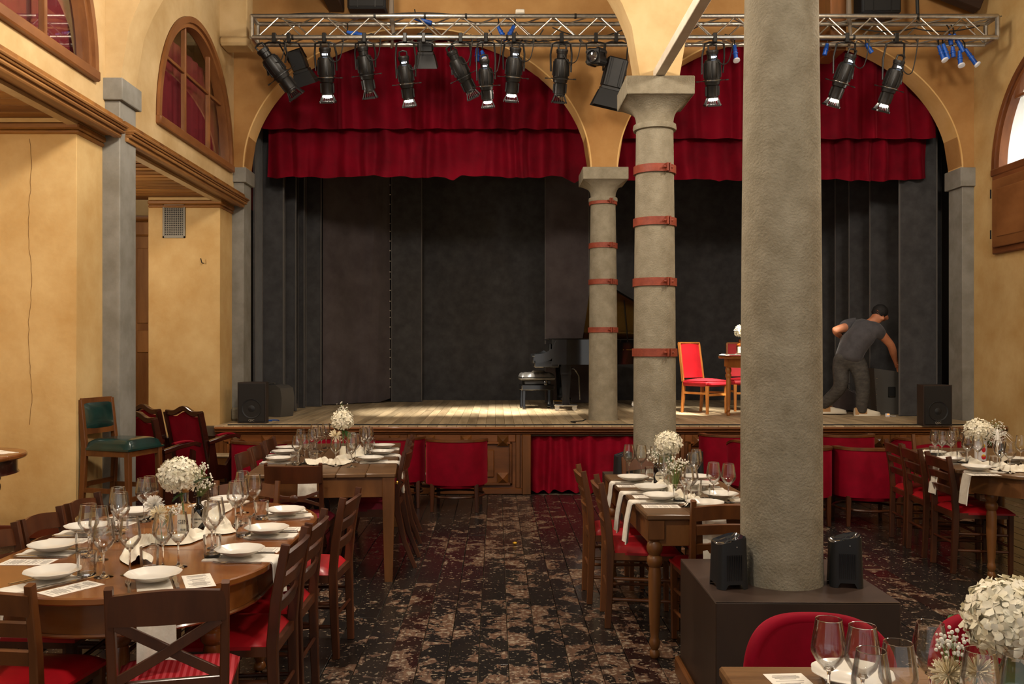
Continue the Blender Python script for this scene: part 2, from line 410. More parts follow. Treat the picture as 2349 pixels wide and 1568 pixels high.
for yc in (7.15, 3.85):          # cross arches from the left wall over the columns to the right wall
    mb = MB()
    arched(mb, -3.01, 1.16, ell(-.925, 2.085, 1.68, SPR - .02), TOP, yc, yc + .30, fx, 56); mb.box(1.16, 1.46, yc, yc + .30, SPR - .02, TOP)
    arched(mb, 1.46, 5.56, ell(3.51, 2.05, 1.65, SPR - .02), TOP, yc, yc + .30, fx, 56)
    mb.box(-3.2, -3.01, yc, yc + .30, SPR - .02, TOP); mb.box(5.56, 5.8, yc, yc + .30, SPR - .02, TOP)
    struct('wall_arch_%d' % (1 if yc > 5 else 2), mb, 'plaster_cream', ang=30)
# left upper wall with two half-round openings
fy = lambda u, w, z: (w, u, z)
LUN = [(5.805, 1.165), (9.385, 1.165)]; LZ, LB = 3.775, 1.27
wl = MB(); e = 3.30
wl.box(XL - .06, XL + .02, -3, LUN[0][0] - 1.165, e, TOP)
for i, (c, a) in enumerate(LUN):
    wl.box(XL - .06, XL + .02, c - a, c + a, e, LZ)
    arched(wl, c - a, c + a, ell(c, a, LB, LZ), TOP, XL + .02, XL - .06, fy, 48)
wl.box(XL - .06, XL + .02, LUN[0][0] + 1.165, LUN[1][0] - 1.165, e, TOP); wl.box(XL - .06, XL + .02, LUN[1][0] + 1.165, PY0, e, TOP)
struct('wall_left', wl, 'plaster_cream', ang=30)
cb = struct('wall_corbel', MB().box(-3.14, -2.82, 10.12, 10.36, 5.16, TOP, .01), 'plaster_cream'); MB().box(-3.14, -2.79, 10.09, 10.39, 5.06, 5.16, .03).o('corbel_base', 'plaster_cream', cb)
# right wall with one half-round window
RC, RA, RB, RZ = 9.06, 1.165, 1.24, 3.66
wr = MB(); wr.box(XR, XR + .4, -3, RC - RA, 0, TOP); wr.box(XR, XR + .4, RC + RA, PY0 + .3, 0, TOP); wr.box(XR, XR + .4, RC - RA, RC + RA, 0, RZ)
arched(wr, RC - RA, RC + RA, ell(RC, RA, RB, RZ), TOP, XR + .4, XR, fy, 48)
struct('wall_right', wr, 'plaster_yellow', ang=30)

def half_window(name, xf, sgn, c, a, b, z, wood, mull, barz, glass, th=.05):
    """half-round window: outer frame, mullions, glazing bar, panes. sgn: +1 if the room is on +x"""
    root = MB(); n = 40; fw = .085
    def ring(rw, x0, x1, mb):
        vs = []
        for i in range(n + 1):
            t = math.pi * i / n
            for (rr, x) in ((0, x0), (0, x1), (-rw, x1), (-rw, x0)): vs.append((x, c - (a + rr) * math.cos(t), z + (b + rr) * math.sin(t)))
        fs = [(4 * i + k, 4 * i + (k + 1) % 4, 4 * i + 4 + (k + 1) % 4, 4 * i + 4 + k) for i in range(n) for k in range(4)] + [(0, 1, 2, 3), (4 * n + 3, 4 * n + 2, 4 * n + 1, 4 * n)]
        mb.add(vs, fs)
    mb = MB(); ring(.06, xf - sgn * .10, xf + sgn * .035, mb)
    w = struct(name, mb, wood)
    mb = MB(); ring(.105, xf - sgn * .09, xf + sgn * .008, mb); mb.o('window_frame', wood, w)
    MB().box(xf - sgn * .10, xf + sgn * .05, c - a, c + a, z - .075, z + .01, .012).o('window_sill', wood, w)
    for mu in mull:
        zz = z + b * math.sqrt(max(0, 1 - ((mu - c) / a) ** 2)) - .03
        MB().box(xf - sgn * .07, xf - sgn * .02, mu - .019, mu + .019, z, zz, .006).o('mullion', wood, w)
    hw = a * math.sqrt(1 - ((barz - z) / b) ** 2) - .03; ed = [c - hw] + list(mull) + [c + hw]
    for p, q in zip(ed, ed[1:]): MB().box(xf - sgn * .065, xf - sgn * .025, p + .019, q - .019, barz - .015, barz + .015, .005).o('glazing_bar', wood, w)
    cells = [c - a + .03] + list(mull) + [c + a - .03]
    for p, q in zip(cells, cells[1:]):
        for (za, zb) in ((z, barz), (barz, z + b)):
            m2 = MB(); us = [p + (q - p) * i / 14 for i in range(15)]; vs = []
            for u in us:
                tp = z + (b - .03) * math.sqrt(max(0, 1 - ((u - c) / a) ** 2)); vs += [(xf - sgn * .045, u, za), (xf - sgn * .045, u, max(za, min(zb, tp)))]
            m2.add(vs, [(2 * i, 2 * i + 1, 2 * i + 3, 2 * i + 2) for i in range(14)]); m2.o('pane', glass, w)
    return w
for i, (c, a) in enumerate(LUN):
    half_window('window_%d' % (i + 1), XL + .02, 1, c, a, LB, LZ, 'window_wood', (c - .305, c + .455), 4.43, 'window_glass')
    cw = MB()
    def fold(u, v, c=c): y = (c - 1.5 + 3.5 * u) if c < 7 else (c - 1.45 + 4.6 * u); return (XL - .15 + .010 * math.sin(y * 34), y, 3.5 + 1.27 * v)
    cw.grid(fold, 90, 1); tag(cw.o('red_blind', 'curtain_red_back'), 'dark red cloth hung behind the half-round window ' + ('nearer the stage' if i else 'cut off by the picture corner'), 'curtain')
wb = MB(); wb.box(-3.72, -3.65, 2.5, 12.5, 3.47, TOP); struct('wall_gallery', wb, 'wall_brown')
half_window('window_3', XR, -1, RC, RA, RB, RZ, 'window_brown', (RC - .42, RC + .36), 4.40, 'window_glass')
# daylit lobby wall outside the right window
ex = MB()
ex.box(XR + 1.25, XR + 1.35, 6.8, 12.2, 2.0, 7.0); struct('wall_exterior', ex, 'exterior_white')
ex2 = MB()
for k in range(18): pass
arched(ex2, RC + .15, RC + 1.25, ell(RC + .7, .55, .55, 4.0), 4.9, XR + 1.18, XR + 1.249, fy, 24); struct('trim_20', ex2, 'white_paint')
lv = MB(); n = 40; vs = []
for i in range(n + 1):
    t = math.pi * i / n
    for rr, xx in ((-.02, XR + .09), (-.02, XR + .42), (-.001, XR + .42), (-.001, XR + .09)): vs.append((xx, RC - (RA + rr) * math.cos(t), RZ + (RB + rr) * math.sin(t)))
lv.add(vs, [(4 * i + k, 4 * i + (k + 1) % 4, 4 * i + 4 + (k + 1) % 4, 4 * i + 4 + k) for i in range(n) for k in range(4)]); struct('trim_22', lv, 'exterior_white')
struct('trim_23', MB().box(XR + .09, XR + .42, RC - RA, RC + RA, RZ - .01, RZ + .015), 'exterior_white')
# panelled shutter below the right window
sh = struct('trim_21', MB().box(XR - .05, XR + .02, RC - RA + .04, RC + RA - .04, 2.70, RZ - .075, .01), 'window_brown')
for (p, q) in ((RC - RA + .10, RC - .02), (RC + .02, RC + RA - .10)):
    d = MB(); d.box(XR - .085, XR - .045, p, q, 2.77, RZ - .13, .008).o('shutter_leaf', 'window_wood', sh)
    MB().box(XR - .095, XR - .08, p + .11, q - .11, 2.88, RZ - .24, .012).o('raised_panel', 'window_wood', sh)
    for zz in (2.92, RZ - .28):
        MB().cyl((XR - .09, q + .012, zz - .05), (XR - .09, q + .012, zz + .05), .008, n=8).o('hinge', 'dark', sh)

# ------------------------------------------------------------------ ceiling and roof timbers
cl = struct('ceiling', MB().box(-5.3, 6.2, -3, 11.6, 6.22, 6.3), 'ceiling_wood')
for i in range(16):
    MB().box(-3.3, 6.0, -.6 + i * .72, -.48 + i * .72, 6.06, 6.22, .01).o('rafter', 'ceiling_wood', cl)
for (p0, p1) in [((-3.0, 10.30, 5.80), (-1.2, 10.30, 6.15)), ((5.6, 10.35, 5.60), (4.2, 10.35, 6.15)), ((4.35, 10.2, 5.35), (4.35, 10.55, 6.1))]:
    MB().bar(p0, p1, .16, .14, (0, 1, 0), .01).o('roof_brace', 'ceiling_wood', cl)
MB().box(-1.98, -1.80, 10.0, 10.6, 5.62, 6.06, .01).o('beam_end', 'ceiling_wood', cl)
MB().box(3.78, 3.96, 10.1, 10.6, 5.0, 6.06, .01).o('beam_end', 'stage_front_v', cl)

# ------------------------------------------------------------------ pilasters, columns
def pilaster(name, x0, x1, y0, y1, zt=3.61, out=1, zb=0):
    p = struct(name, MB().box(x0, x1, y0, y1, zb, zt, .006), 'painted_grey')
    o = .035
    MB().box(x0 - (o if out < 0 else 0), x1 + (o if out > 0 else 0), y0 - o, y1 + o, zt, SPR + .01, .006).o('impost', 'painted_grey', p)
    return p
pilaster('column_pilaster_1', -3.2, -3.01, 7.15, 7.47); pilaster('column_pilaster_2', -3.2, -3.01, PY0, PY1)
pilaster('column_pilaster_3', 5.56, 5.75, PY0, PY1, 3.56, -1); pilaster('column_pilaster_4', -3.2, -3.01, 3.83, 4.15)
struct('trim_5', MB().box(-3.16, -3.01, PY0 - .06, PY0, SZ, SZ + .16, .03), 'stone')
def band(parent, c, r, z, hgt, ang=-1.15):
    mb = MB(); n = 28; vs = []
    for i in range(n + 1):
        a = ang + .05 + (2 * math.pi - .10) * i / n
        for rr, zz in ((r, z - hgt / 2), (r + .012, z - hgt / 2), (r + .012, z + hgt / 2), (r, z + hgt / 2)): vs.append((c[0] + rr * math.cos(a), c[1] + rr * math.sin(a), zz))
    fs = [(4 * i + k, 4 * i + (k + 1) % 4, 4 * i + 4 + (k + 1) % 4, 4 * i + 4 + k) for i in range(n) for k in range(4)] + [(3, 2, 1, 0), (4 * n, 4 * n + 1, 4 * n + 2, 4 * n + 3)]
    mb.add(vs, fs); b = mb.o('iron_strap', 'iron_red', parent)
    cl = MB()
    for s in (-1, 1):
        a = ang + s * .055; d = Vector((math.cos(a), math.sin(a), 0)); t = Vector((-d.y, d.x, 0)); p = Vector((c[0], c[1], z)) + d * r
        cl.bar(p, p + d * .045, .012, hgt, (0, 0, 1))
    d = Vector((math.cos(ang), math.sin(ang), 0)); t = Vector((-d.y, d.x, 0)); p = Vector((c[0], c[1], z)) + d * (r + .026)
    cl.cyl(p - t * .045, p + t * .045, .009, n=8); cl.o('clamp_bolt', 'iron_red', b)
def column(n, x, y, z0, rb, rt, bands, sm='stone'):
    zt = 3.42; prof = []
    for i in range(13):
        t = i / 12; r = rb + (rt - rb) * t + .006 * math.sin(t * math.pi); prof.append((r, z0 + (zt - z0) * t))
    prof[0] = (rb + .006, z0)
    c = struct('column_%d' % n, MB().lathe(prof, 40, (x, y, 0)), sm, ang=50)
    MB().lathe([(rt, 3.395), (rt + .022, 3.40), (rt + .026, 3.42), (rt + .022, 3.445), (rt, 3.45)], 40, (x, y, 0)).o('astragal', sm, c)
    # flared capital: round neck to square block
    mb = MB(); vs = []; m = 8; q = 40
    for i in range(m + 1):
        t = i / m; zz = 3.45 + .185 * t
        for k in range(q):
            a = 2 * math.pi * k / q; r0 = rt; hs = .265; sq = hs / max(abs(math.cos(a)), abs(math.sin(a))); s = t ** 2.2
            rr = r0 * (1 - s) + sq * s * (.80 + .2 * t); vs.append((x + rr * math.cos(a), y + rr * math.sin(a), zz))
    mb.add(vs, [(i * q + k, i * q + (k + 1) % q, i * q + q + (k + 1) % q, i * q + q + k) for i in range(m) for k in range(q)]); mb.o('capital', sm, c)
    MB().box(x - .27, x + .27, y - .27, y + .27, 3.63, SPR, .006).o('abacus', sm, c)
    for z in bands: band(c, (x, y), rb + (rt - rb) * (z - z0) / (3.42 - z0) + .008, z, .064 if n == 2 else .062)
    return c
CX = 1.295
column(1, CX, 4.06, .5, .180, .158, ())
column(2, CX, 7.30, .5, .172, .150, [CZ - (yy - HY) * 7.14 / F for yy in (383, 505, 645, 808)])
column(3, CX, 10.82, SZ, .172, .150, [CZ - (yy - HY) * 10.66 / F for yy in (460, 561, 645, 756)])
def plinth(n, x, y, hw, z, rz):
    M = Matrix.Translation((x, y, 0)) @ Matrix.Rotation(rz, 4, 'Z')
    p = struct('column_plinth_%d' % n, MB(M).box(-hw, hw, -hw, hw, .001, z, .004), 'plinth_dark')
    MB(M).box(-hw, hw, -hw, hw, z, z + .004, .003).o('plinth_lid', 'plinth_top', p)
    b = MB(M); b.box(-hw - .03, hw + .03, -hw - .03, -hw, 0, .09, .01); b.box(-hw - .03, -hw, -hw, hw, 0, .09, .01); b.box(hw, hw + .03, -hw, hw, 0, .09, .01); b.o('skirting', 'stage_front_v', p)
plinth(1, CX + .005, 4.09, .382, .568, R(-.8)); plinth(2, CX, 7.30, .382, .568, 0)
struct('trim_6', MB().bar((CX, 7.2, 3.815), (CX, 4.0, 3.815), .075, .075, b=.004), 'white_paint', label='white painted tie beam running between the column heads')

# ------------------------------------------------------------------ left alcoves: blocks, wooden soffits, cornices
def block(n, x0, x1, y0, y1):
    b = struct('wall_pier_%d' % n, MB().box(x0, x1, y0, y1, 0, 3.41, .004), 'plaster_yellow')
    m = MB(); m.box(x0, x1 + .03, y0 - .03, y1 - .002, 3.27, 3.32, .012); m.box(x0, x1 + .018, y0 - .018, y1 - .002, 3.235, 3.27, .012); m.o('cove_moulding', 'pine_x', b)
    MB().box(x0, x1 + .012, y0 - .012, y1 - .01, ST, ST + .10, .005).o('baseboard', 'baseboard', b); return b
b1 = block(1, -5.1, XL, 6.71, 7.16); b2 = block(2, -3.97, XL, 10.2, PY0 + .03); block(3, -5.1, XL, 3.40, 3.84)
struct('wall_alcove', MB().box(-5.2, -5.1, -3, 12.3, 0, 4.0), 'plaster_yellow')
struct('wall_alcove_end', MB().box(-5.1, -3.4, 11.6, 11.7, 0, 4.0), 'plaster_yellow')
ck = []; r2 = random.Random(3)
for k in range(40): ck.append((-3.50 + .012 * math.sin(k * .4) + r2.uniform(-.006, .006), 6.7085, 3.2 - k * .055))
MB().tube(ck, .0016, 4).o('hairline_crack', 'cable_crack', b1)
for i, (y0, y1) in enumerate([(3.9, 6.71), (7.3, 10.2)]):
    s = struct('ceiling_soffit_%d' % (i + 1), MB().box(-5.1, -2.99, y0 - .1, y1 + (.45 if i == 0 else .44), 3.40, 3.46), 'pine_x')
    n = int((y1 - y0) / .17)
    for k in range(n):
        a = y0 + (y1 - y0) * k / n; MB().box(-5.05, -3.14, a + .016, a + (y1 - y0) / n - .016, 3.35, 3.40, .008).o('plank', 'pine_x', s)
        MB().box(-5.05, -3.14, a - .016, a + .016, 3.39, 3.40).o('batten', 'window_wood', s)
    ye = y1 + .42
    MB().box(-3.14, -3.03, y0, ye, 3.325, 3.40, .006).o('border_board', 'pine', s)
    c = struct('trim_%d' % (7 + i), MB().box(-3.05, -2.985, y0 - .05, ye, 3.305, 3.345, .01), 'pine')
    for (xa, xb, za, zb) in ((-3.03, -2.955, 3.335, 3.362, ), (-3.03, -2.94, 3.362, 3.378), (-3.04, -2.925, 3.378, 3.40)):
        MB().box(xa, xb, y0 - .05, ye, za, zb, .009).o('moulding', 'pine', c)
# panelled doors seen between pilaster and pier
dr = struct('door_1', MB().box(-5.0, -3.5, 11.30, 11.36, ST, 3.05, .004), 'door_pine')
for xx in (-4.96, -4.62, -4.28, -3.94):
    MB().box(xx, xx + .05, 11.275, 11.30, ST, 3.0, .005).o('stile', 'door_pine', dr)
    for (za, zb) in ((.3, .62), (.7, 1.5), (1.58, 1.86), (1.95, 2.9)):
        MB().box(xx + .08, xx + .31, 11.285, 11.30, za, zb, .01).o('raised_panel', 'door_pine', dr)
MB().box(-5.0, -3.5, 11.26, 11.34, 3.05, 3.24, .02).o('door_head', 'door_pine', dr); MB().box(-5.0, -3.5, 11.22, 11.34, 3.24, 3.30, .02).o('door_cornice', 'pine_x', dr)
# vent grille
g = thing('vent_grille', 'brass coloured square-hole vent grille high on the pier beside the stage', 'vent', (-3.675, 10.2, 3.085))
fr = MB(); W, H = .13, .195
for (a, b_, c_, d_) in ((-W, W, -H, -H + .025), (-W, W, H - .025, H), (-W, -W + .022, -H, H), (W - .022, W, -H, H)): fr.box(a, b_, -.012, 0, c_, d_, .003)
fr.o('frame', 'metal_grey', g)
for k in range(11): xx = -W + .024 + k * (2 * W - .048) / 10; MB().box(xx - .004, xx + .004, -.008, -.003, -H + .02, H - .02).o('slat', 'metal_grey', g)
for k in range(17): zz = -H + .028 + k * (2 * H - .056) / 16; MB().box(-W + .02, W - .02, -.010, -.005, zz - .004, zz + .004).o('slat', 'metal_grey', g)
MB().box(-W + .01, W - .01, -.002, 0, -H + .01, H - .01).o('dark_backing', 'dark', g)
hk = at_depth(465, 603, 10.18)
tag(MB().tube([(hk.x, 10.2, hk.z), (hk.x, 10.15, hk.z), (hk.x - .01, 10.14, hk.z + .05)], .006).o('wall_hook', 'dark'), 'small black hook on the yellow pier below the vent grille', 'hook')
sk = at_depth(2339, 990, 7.55)
tag(MB().box(XR - .03, XR, 9.2, 9.27, .78, .86, .008).o('wall_latch', 'dark'), 'black metal latch low on the right wall', 'latch')

# ------------------------------------------------------------------ stage
sx0, sx1 = -3.14, 5.69
sb = struct('floor_stage', MB().box(-3.6, 6.1, SY + .06, 15.4, SZ - .12, SZ - .02), 'stage_base')
x = sx0; i = 0
while x < sx1:
    y = SY - .02; cuts = [y] + sorted(rnd.sample([11.2, 11.9, 12.6, 13.3, 14.1], rnd.choice([1, 2]))) + [15.3]
    for y0, y1 in zip(cuts, cuts[1:]):
        plank('plank', sb, x + .0015, min(x + .108, sx1) - .0015, y0 + .001, y1 - .001, SZ - .02, SZ + rnd.uniform(0, .001), 'stage_wood')
    x += .108
sf = struct('wall_stage_front', MB().box(sx0, .30, SY + .05, SY + .12, 0, SZ - .03), 'stage_front')
MB().box(2.02, sx1, SY + .05, SY + .12, 0, SZ - .03).o('base_panel', 'stage_front', sf)
nz = MB(); nz.box(sx0, sx1, SY - .035, SY + .06, SZ - .045, SZ - .012, .012); nz.box(sx0, sx1, SY - .012, SY + .06, SZ - .075, SZ - .045, .01)
nz.o('nosing', 'stage_front', sf); MB().box(sx0, sx1, SY + .02, SY + .07, SZ - .10, SZ - .075, .01).o('moulding', 'stage_front', sf)
MB().box(sx0, .30, SY + .02, SY + .06, 0, .07, .01).o('bottom_rail', 'stage_front', sf); MB().box(2.02, sx1, SY + .02, SY + .06, 0, .07, .01).o('bottom_rail', 'stage_front', sf)
def stud(x, z, s=.062):
    MB().add([(x - s, SY + .03, z - s), (x + s, SY + .03, z - s), (x + s, SY + .03, z + s), (x - s, SY + .03, z + s), (x, SY - .025, z),
              (x - s, SY + .05, z - s), (x + s, SY + .05, z - s), (x + s, SY + .05, z + s), (x - s, SY + .05, z + s)],
             [(0, 1, 4), (1, 2, 4), (2, 3, 4), (3, 0, 4), (0, 5, 6, 1), (1, 6, 7, 2), (2, 7, 8, 3), (3, 8, 5, 0)]).o('pyramid_stud', 'stage_front_v', sf, ang=10)
for (a, b_) in ((-3.1, -2.02), (-2.02, -.94), (-.94, .27), (2.06, 3.26), (3.26, 4.46), (4.46, 5.66)):
    for q in (a, b_): MB().box(q - .05 if q != a else a, q + .05 if q != b_ else b_, SY + .03, SY + .06, .07, SZ - .10, .006).o('stile', 'stage_front_v', sf)
    MB().box(a + .05, b_ - .05, SY + .035, SY + .06, .585, SZ - .10, .006).o('frieze_board', 'stage_front', sf)
    p, q = a + .09, b_ - .09
    fr = MB()
    for (u0, u1, z0, z1) in ((p, q, .10, .135), (p, q, .56, .59), (p, p + .03, .10, .59), (q - .03, q, .10, .59)): fr.box(u0, u1, SY + .015, SY + .05, z0, z1, .008)
    fr.o('panel_frame', 'stage_front', sf)
    MB().box(p + .20, q - .20, SY + .03, SY + .05, .19, .50, .015).o('raised_panel', 'stage_front', sf)
    MB().box(p + .27, q - .27, SY + .02, SY + .04, .25, .44, .01).o('raised_panel', 'stage_front', sf)
    for (u, z) in ((p + .105, .60), (q - .105, .60), (p + .105, .18), (q - .105, .18), ((p + q) / 2, .60)): stud(u, z)
for q in (.30, 1.96): MB().box(q - .01, q + .09, SY + .0, SY + .10, 0, SZ - .10, .008).o('opening_post', 'stage_front_v', sf)
struct('wall_under_stage', MB().box(-3.1, 5.6, SY + .7, SY + .75, 0, SZ - .13), 'dark')
def pleated(x0, x1, y, z0, z1, amp, wl, seed, depth_v=.5, scal=.0, droop=None, nu=None, nv=10, shift=0):
    rr = random.Random(seed); ph = []; X = x0
    while X < x1 + wl: ph.append((X, rr.uniform(.55, 1.3), rr.uniform(-.4, .4))); X += wl * rr.uniform(.6, 1.4)
    xs = [p[0] for p in ph]
    def wave(x):
        for i in range(len(xs) - 1):
            if xs[i] <= x < xs[i + 1]:
                t = (x - xs[i]) / (xs[i + 1] - xs[i]); return (math.cos(2 * math.pi * t) * .5 - .5 + ph[i][2] * math.sin(2 * math.pi * t)) * ph[i][1]
        return 0
    def fn(u, v):
        x = x0 + (x1 - x0) * u; k = wave(x); a = amp * (1 - depth_v * v)
        zb = z0 + scal * k + (droop(x) if droop else 0); z = z1 + (zb - z1) * (1 - v)
        return (x + .12 * amp * math.sin(x * 9 + v * 3), y + a * k + .25 * amp * math.sin(x * 17 + 4 * v + seed) * (1 - v) + shift * (1 - v), z)
    return MB().grid(fn, nu or int((x1 - x0) / .016), nv)
tag(pleated(.39, 1.98, SY + .13, .035, SZ - .10, .085, .17, 3, .3, .03).o('stage_skirt_curtain', 'velvet', ang=180), 'gathered crimson velvet curtain covering the opening under the stage', 'curtain')
MB().cyl((.36, SY + .13, SZ - .105), (2.0, SY + .13, SZ - .105), .008).o('curtain_rod', 'dark', sf)
stp = thing('stage_steps', 'short wooden steps up to the stage beside the theatre seats', 'steps', (-2.86, 9.74, ST))
for k, (ya, zz) in enumerate(((-.20, .13), (.0, .27))):
    MB().box(-.24, .24, ya, .205, 0 if k == 0 else .13, zz - .025, .004).o('riser', 'stage_front_v', stp); MB().box(-.26, .26, ya - .02, .205, zz - .025, zz, .008).o('tread', 'stage_wood', stp)

# valances: two layers in each arch
def droopL(x): return -.10 * max(0, 1 - abs(x - .98) / .16) - .03 * max(0, 1 - abs(x + 2.75) / .25) - .012 * math.sin(x * 5.1) - .05 * max(0, 1 - abs(x + .55) / .10)
def droopR(x): return -.012 * math.sin(x * 4.3) - .03 * max(0, 1 - abs(x - 2.8) / .1)
pel = 'velvet_curtain'
for (x0, x1, y, z0, z1, sd, dr_, lab) in (
        (-2.93, 1.10, 11.10, 4.36, 5.65, 11, None, 'upper tier of red velvet valance in the left stage arch'),
        (-2.88, 1.16, 11.27, 3.80, 4.50, 12, droopL, 'lower tier of red velvet valance in the left stage arch with a drooping right corner'),
        (1.52, 5.46, 11.10, 4.24, 5.65, 13, None, 'upper tier of red velvet valance in the right stage arch'),
        (1.48, 5.42, 11.27, 3.76, 4.45, 14, droopR, 'lower tier of red velvet valance in the right stage arch, straight hem')):
    tag(pleated(x0, x1, y, z0, z1, .10, .27, sd, .2, .03, dr_, nv=14).o('stage_valance', pel, ang=180), lab, 'curtain')
mb = MB(); mb.cyl((-3.0, 11.05, 5.66), (5.56, 11.05, 5.66), .025); struct('beam_curtain_rail', mb, 'dark')

# black flats, legs and backcloths
def flat(x0, y0, x1, y1, z1=5.9, label='', th=.025, m='black_fabric'):
    d = Vector((x1 - x0, y1 - y0, 0)); L = d.length; t = thing('stage_flat', label, 'stage flat', (x0, y0, SZ), math.atan2(d.y, d.x))
    MB().box(0, L, 0, th, .004, z1 - SZ, .002).o('cloth_panel', m, t)
    for xx in (.006, L - .006): MB().box(xx - .008, xx + .008, -.006, .003, .006, z1 - SZ - .02, .002).o('edge_batten', 'black_edge', t)
    return t
def px2(px, Y): return (px - VX) * Y / F
flat(px2(601, 11.75), 11.75, px2(651, 11.70), 11.70, label='narrow black stage flat nearest the left pilaster, behind the grey monitor')
flat(px2(652, 12.3), 12.32, px2(680, 12.3), 12.27, label='second black stage flat from the left, with a warm lit foot')
flat(px2(681, 12.9), 12.95, px2(698, 12.9), 12.9, label='third black stage flat from the left, the thinnest sliver')
flat(px2(700, 13.25), 13.28, px2(737, 13.25), 13.25, label='fourth black stage flat from the left, beside the wrinkled cloth')
flat(px2(897, 14.45), 14.48, px2(968, 14.45), 14.45, label='tall black stage flat right of the wrinkled cloth with a line of pins')
flat(px2(1250, 14.2), 14.22, px2(1352, 14.2), 14.2, label='black stage flat behind the piano keyboard end', m='black_fabric_warm')
flat(px2(2064, 11.34), 11.36, px2(2150, 11.34), 11.34, label='wide black stage flat hiding the stagehand\'s hand at the right')
flat(px2(1998, 12.3), 12.35, px2(2075, 12.3), 12.3, label='black stage flat directly behind the stagehand\'s reaching arm')
flat(px2(1950, 12.9), 12.95, px2(2010, 12.9), 12.9, label='black stage flat behind the stagehand\'s back')
flat(px2(1918, 13.5), 13.55, px2(1962, 13.5), 13.5, label='black stage flat glimpsed left of the stagehand\'s shoulder')
flat(px2(1860, 14.1), 14.15, px2(1930, 14.1), 14.1, label='rearmost black stage flat just right of the big column')
flat(5.40, 11.50, 5.84, 11.72, label='black masking strip along the right edge of the stage opening')
flat(-3.06, 11.34, -3.06, 11.70, label='black masking strip along the left edge of the stage opening')
def wrink(u, v):
    x0, y0, x1, y1 = px2(740, 13.55), 13.55, px2(895, 14.4), 14.4
    x = x0 + (x1 - x0) * u; y = y0 + (y1 - y0) * u
    s = .05 * math.sin(u * 9 + v * 2.2) * (1 - .55 * v) + .05 * max(0, 1 - abs(u - .62 - .22 * v) * 9) + .035 * max(0, 1 - abs(u - .75 - .2 * v) * 10) + .05 * max(0, 1 - abs(u - .2 - .9 * v) * 12) * max(0, 1 - v * 4) + .05 * max(0, 1 - abs(u - .42 - .7 * v) * 12) * max(0, 1 - v * 3.2)
    return (x + .3 * s, y - s, SZ + .012 + .06 * max(0, u - .82) * (1 - v) * 5 + (5.9 - SZ) * v)
tag(MB().grid(wrink, 60, 40).o('wrinkled_backcloth', 'black_fabric_warm', ang=180), 'loose dark grey wrinkled cloth hanging at the left of the stage', 'curtain')
pn = MB()
for k in range(30):
    z = SZ + .25 + k * .155 + rnd.uniform(-.03, .03); pn.ball((px2(895.5, 14.4), 14.36, z), .010, 6, 4)
tag(pn.o('pin_line', 'white_paint'), 'vertical line of tiny bright pins on the edge of the black cloth', 'pins', kind='stuff')
def bk(u, v): return (-3.4 + 9.4 * u, 15.0 + .03 * math.sin(u * 31) + .02 * math.sin(u * 83), SZ + 5.2 * v)
tag(MB().grid(bk, 160, 1).o('stage_backcloth', 'black_fabric', ang=180), 'wide black backcloth across the rear of the stage', 'curtain')
struct('wall_stage_rear', MB().box(-3.6, 6.1, 15.3, 15.4, 0, TOP), 'dark'); struct('wall_stage_left', MB().box(-3.7, -3.6, 10.98, 15.4, 0, TOP), 'dark'); struct('wall_stage_right', MB().box(6.1, 6.2, 10.98, 15.4, 0, TOP), 'dark')
struct('ceiling_stage', MB().box(-3.6, 6.1, 11.0, 15.4, 6.22, 6.3), 'dark')

# ------------------------------------------------------------------ lighting truss
mat('alu', 'b9b4aa', 'a49e94', scale=20, rough=.32, metal=.9)
mat('black_metal', '1b1a1a', '131212', scale=15, rough=.42, metal=.2, spec=.6)
mat('black_plastic', '1c1d1f', rough=.5, spec=.4)
mat('dark_grey_plastic', '4b4844', rough=.55, spec=.4)
mat('silver', 'c9c6c0', rough=.25, metal=1)
mat('blue_plastic', '1555b5', '0f3f90', scale=10, rough=.4, spec=.5)
mat('white_plastic', 'd9dbe2', rough=.45)
mat('lens_glass', '22262c', rough=.08, spec=1.0, coat=1)
mat('lens_lit', 'fffaf0', rough=.3, emit='fff4e0', estr=60)
mat('lens_glow', 'fffaf0', rough=.3, emit='cfe4ff', estr=3.0)
mat('cable_black', '14120f', rough=.6); mat('rope', '5d5144', rough=.9)
TY0, TY1, TZ0, TZ1 = 9.80, 10.04, 5.04, 5.272; TX0, TX1 = -2.68, 5.50
tr = thing('lighting_truss', 'long aluminium box truss hung across the room in front of the stage arches', 'truss', (TX0, TY0, TZ0))
cm = MB().cyl((0, 0, 0), (TX1 - TX0, 0, 0), .025, n=14).mesh('chord', 'alu')
for dy in (0, TY1 - TY0):
    for dz in (0, TZ1 - TZ0): link('chord', cm, tr, (0, dy, dz))
pit = .5; nb = int((TX1 - TX0 - .1) / pit); H_ = TZ1 - TZ0; D_ = TY1 - TY0
bA = MB().cyl((0, 0, 0), (pit / 2, 0, H_), .0085, n=8).mesh('brace', 'alu'); bB = MB().cyl((0, 0, H_), (pit / 2, 0, 0), .0085, n=8).mesh('brace', 'alu')
hA = MB().cyl((0, 0, 0), (pit / 2, D_, 0), .0085, n=8).mesh('brace', 'alu'); hB = MB().cyl((0, D_, 0), (pit / 2, 0, 0), .0085, n=8).mesh('brace', 'alu')
for k in range(nb):
    for (dy, off) in ((0, .06), (D_, .06 + pit / 4)):
        xx = off + k * pit; link('brace', bA, tr, (xx, dy, 0)); link('brace', bB, tr, (xx + pit / 2, dy, 0))
    for (dz, off) in ((0, .1), (H_, .1 + pit / 4)):
        xx = off + k * pit; link('brace', hA, tr, (xx, 0, dz)); link('brace', hB, tr, (xx + pit / 2, 0, dz))
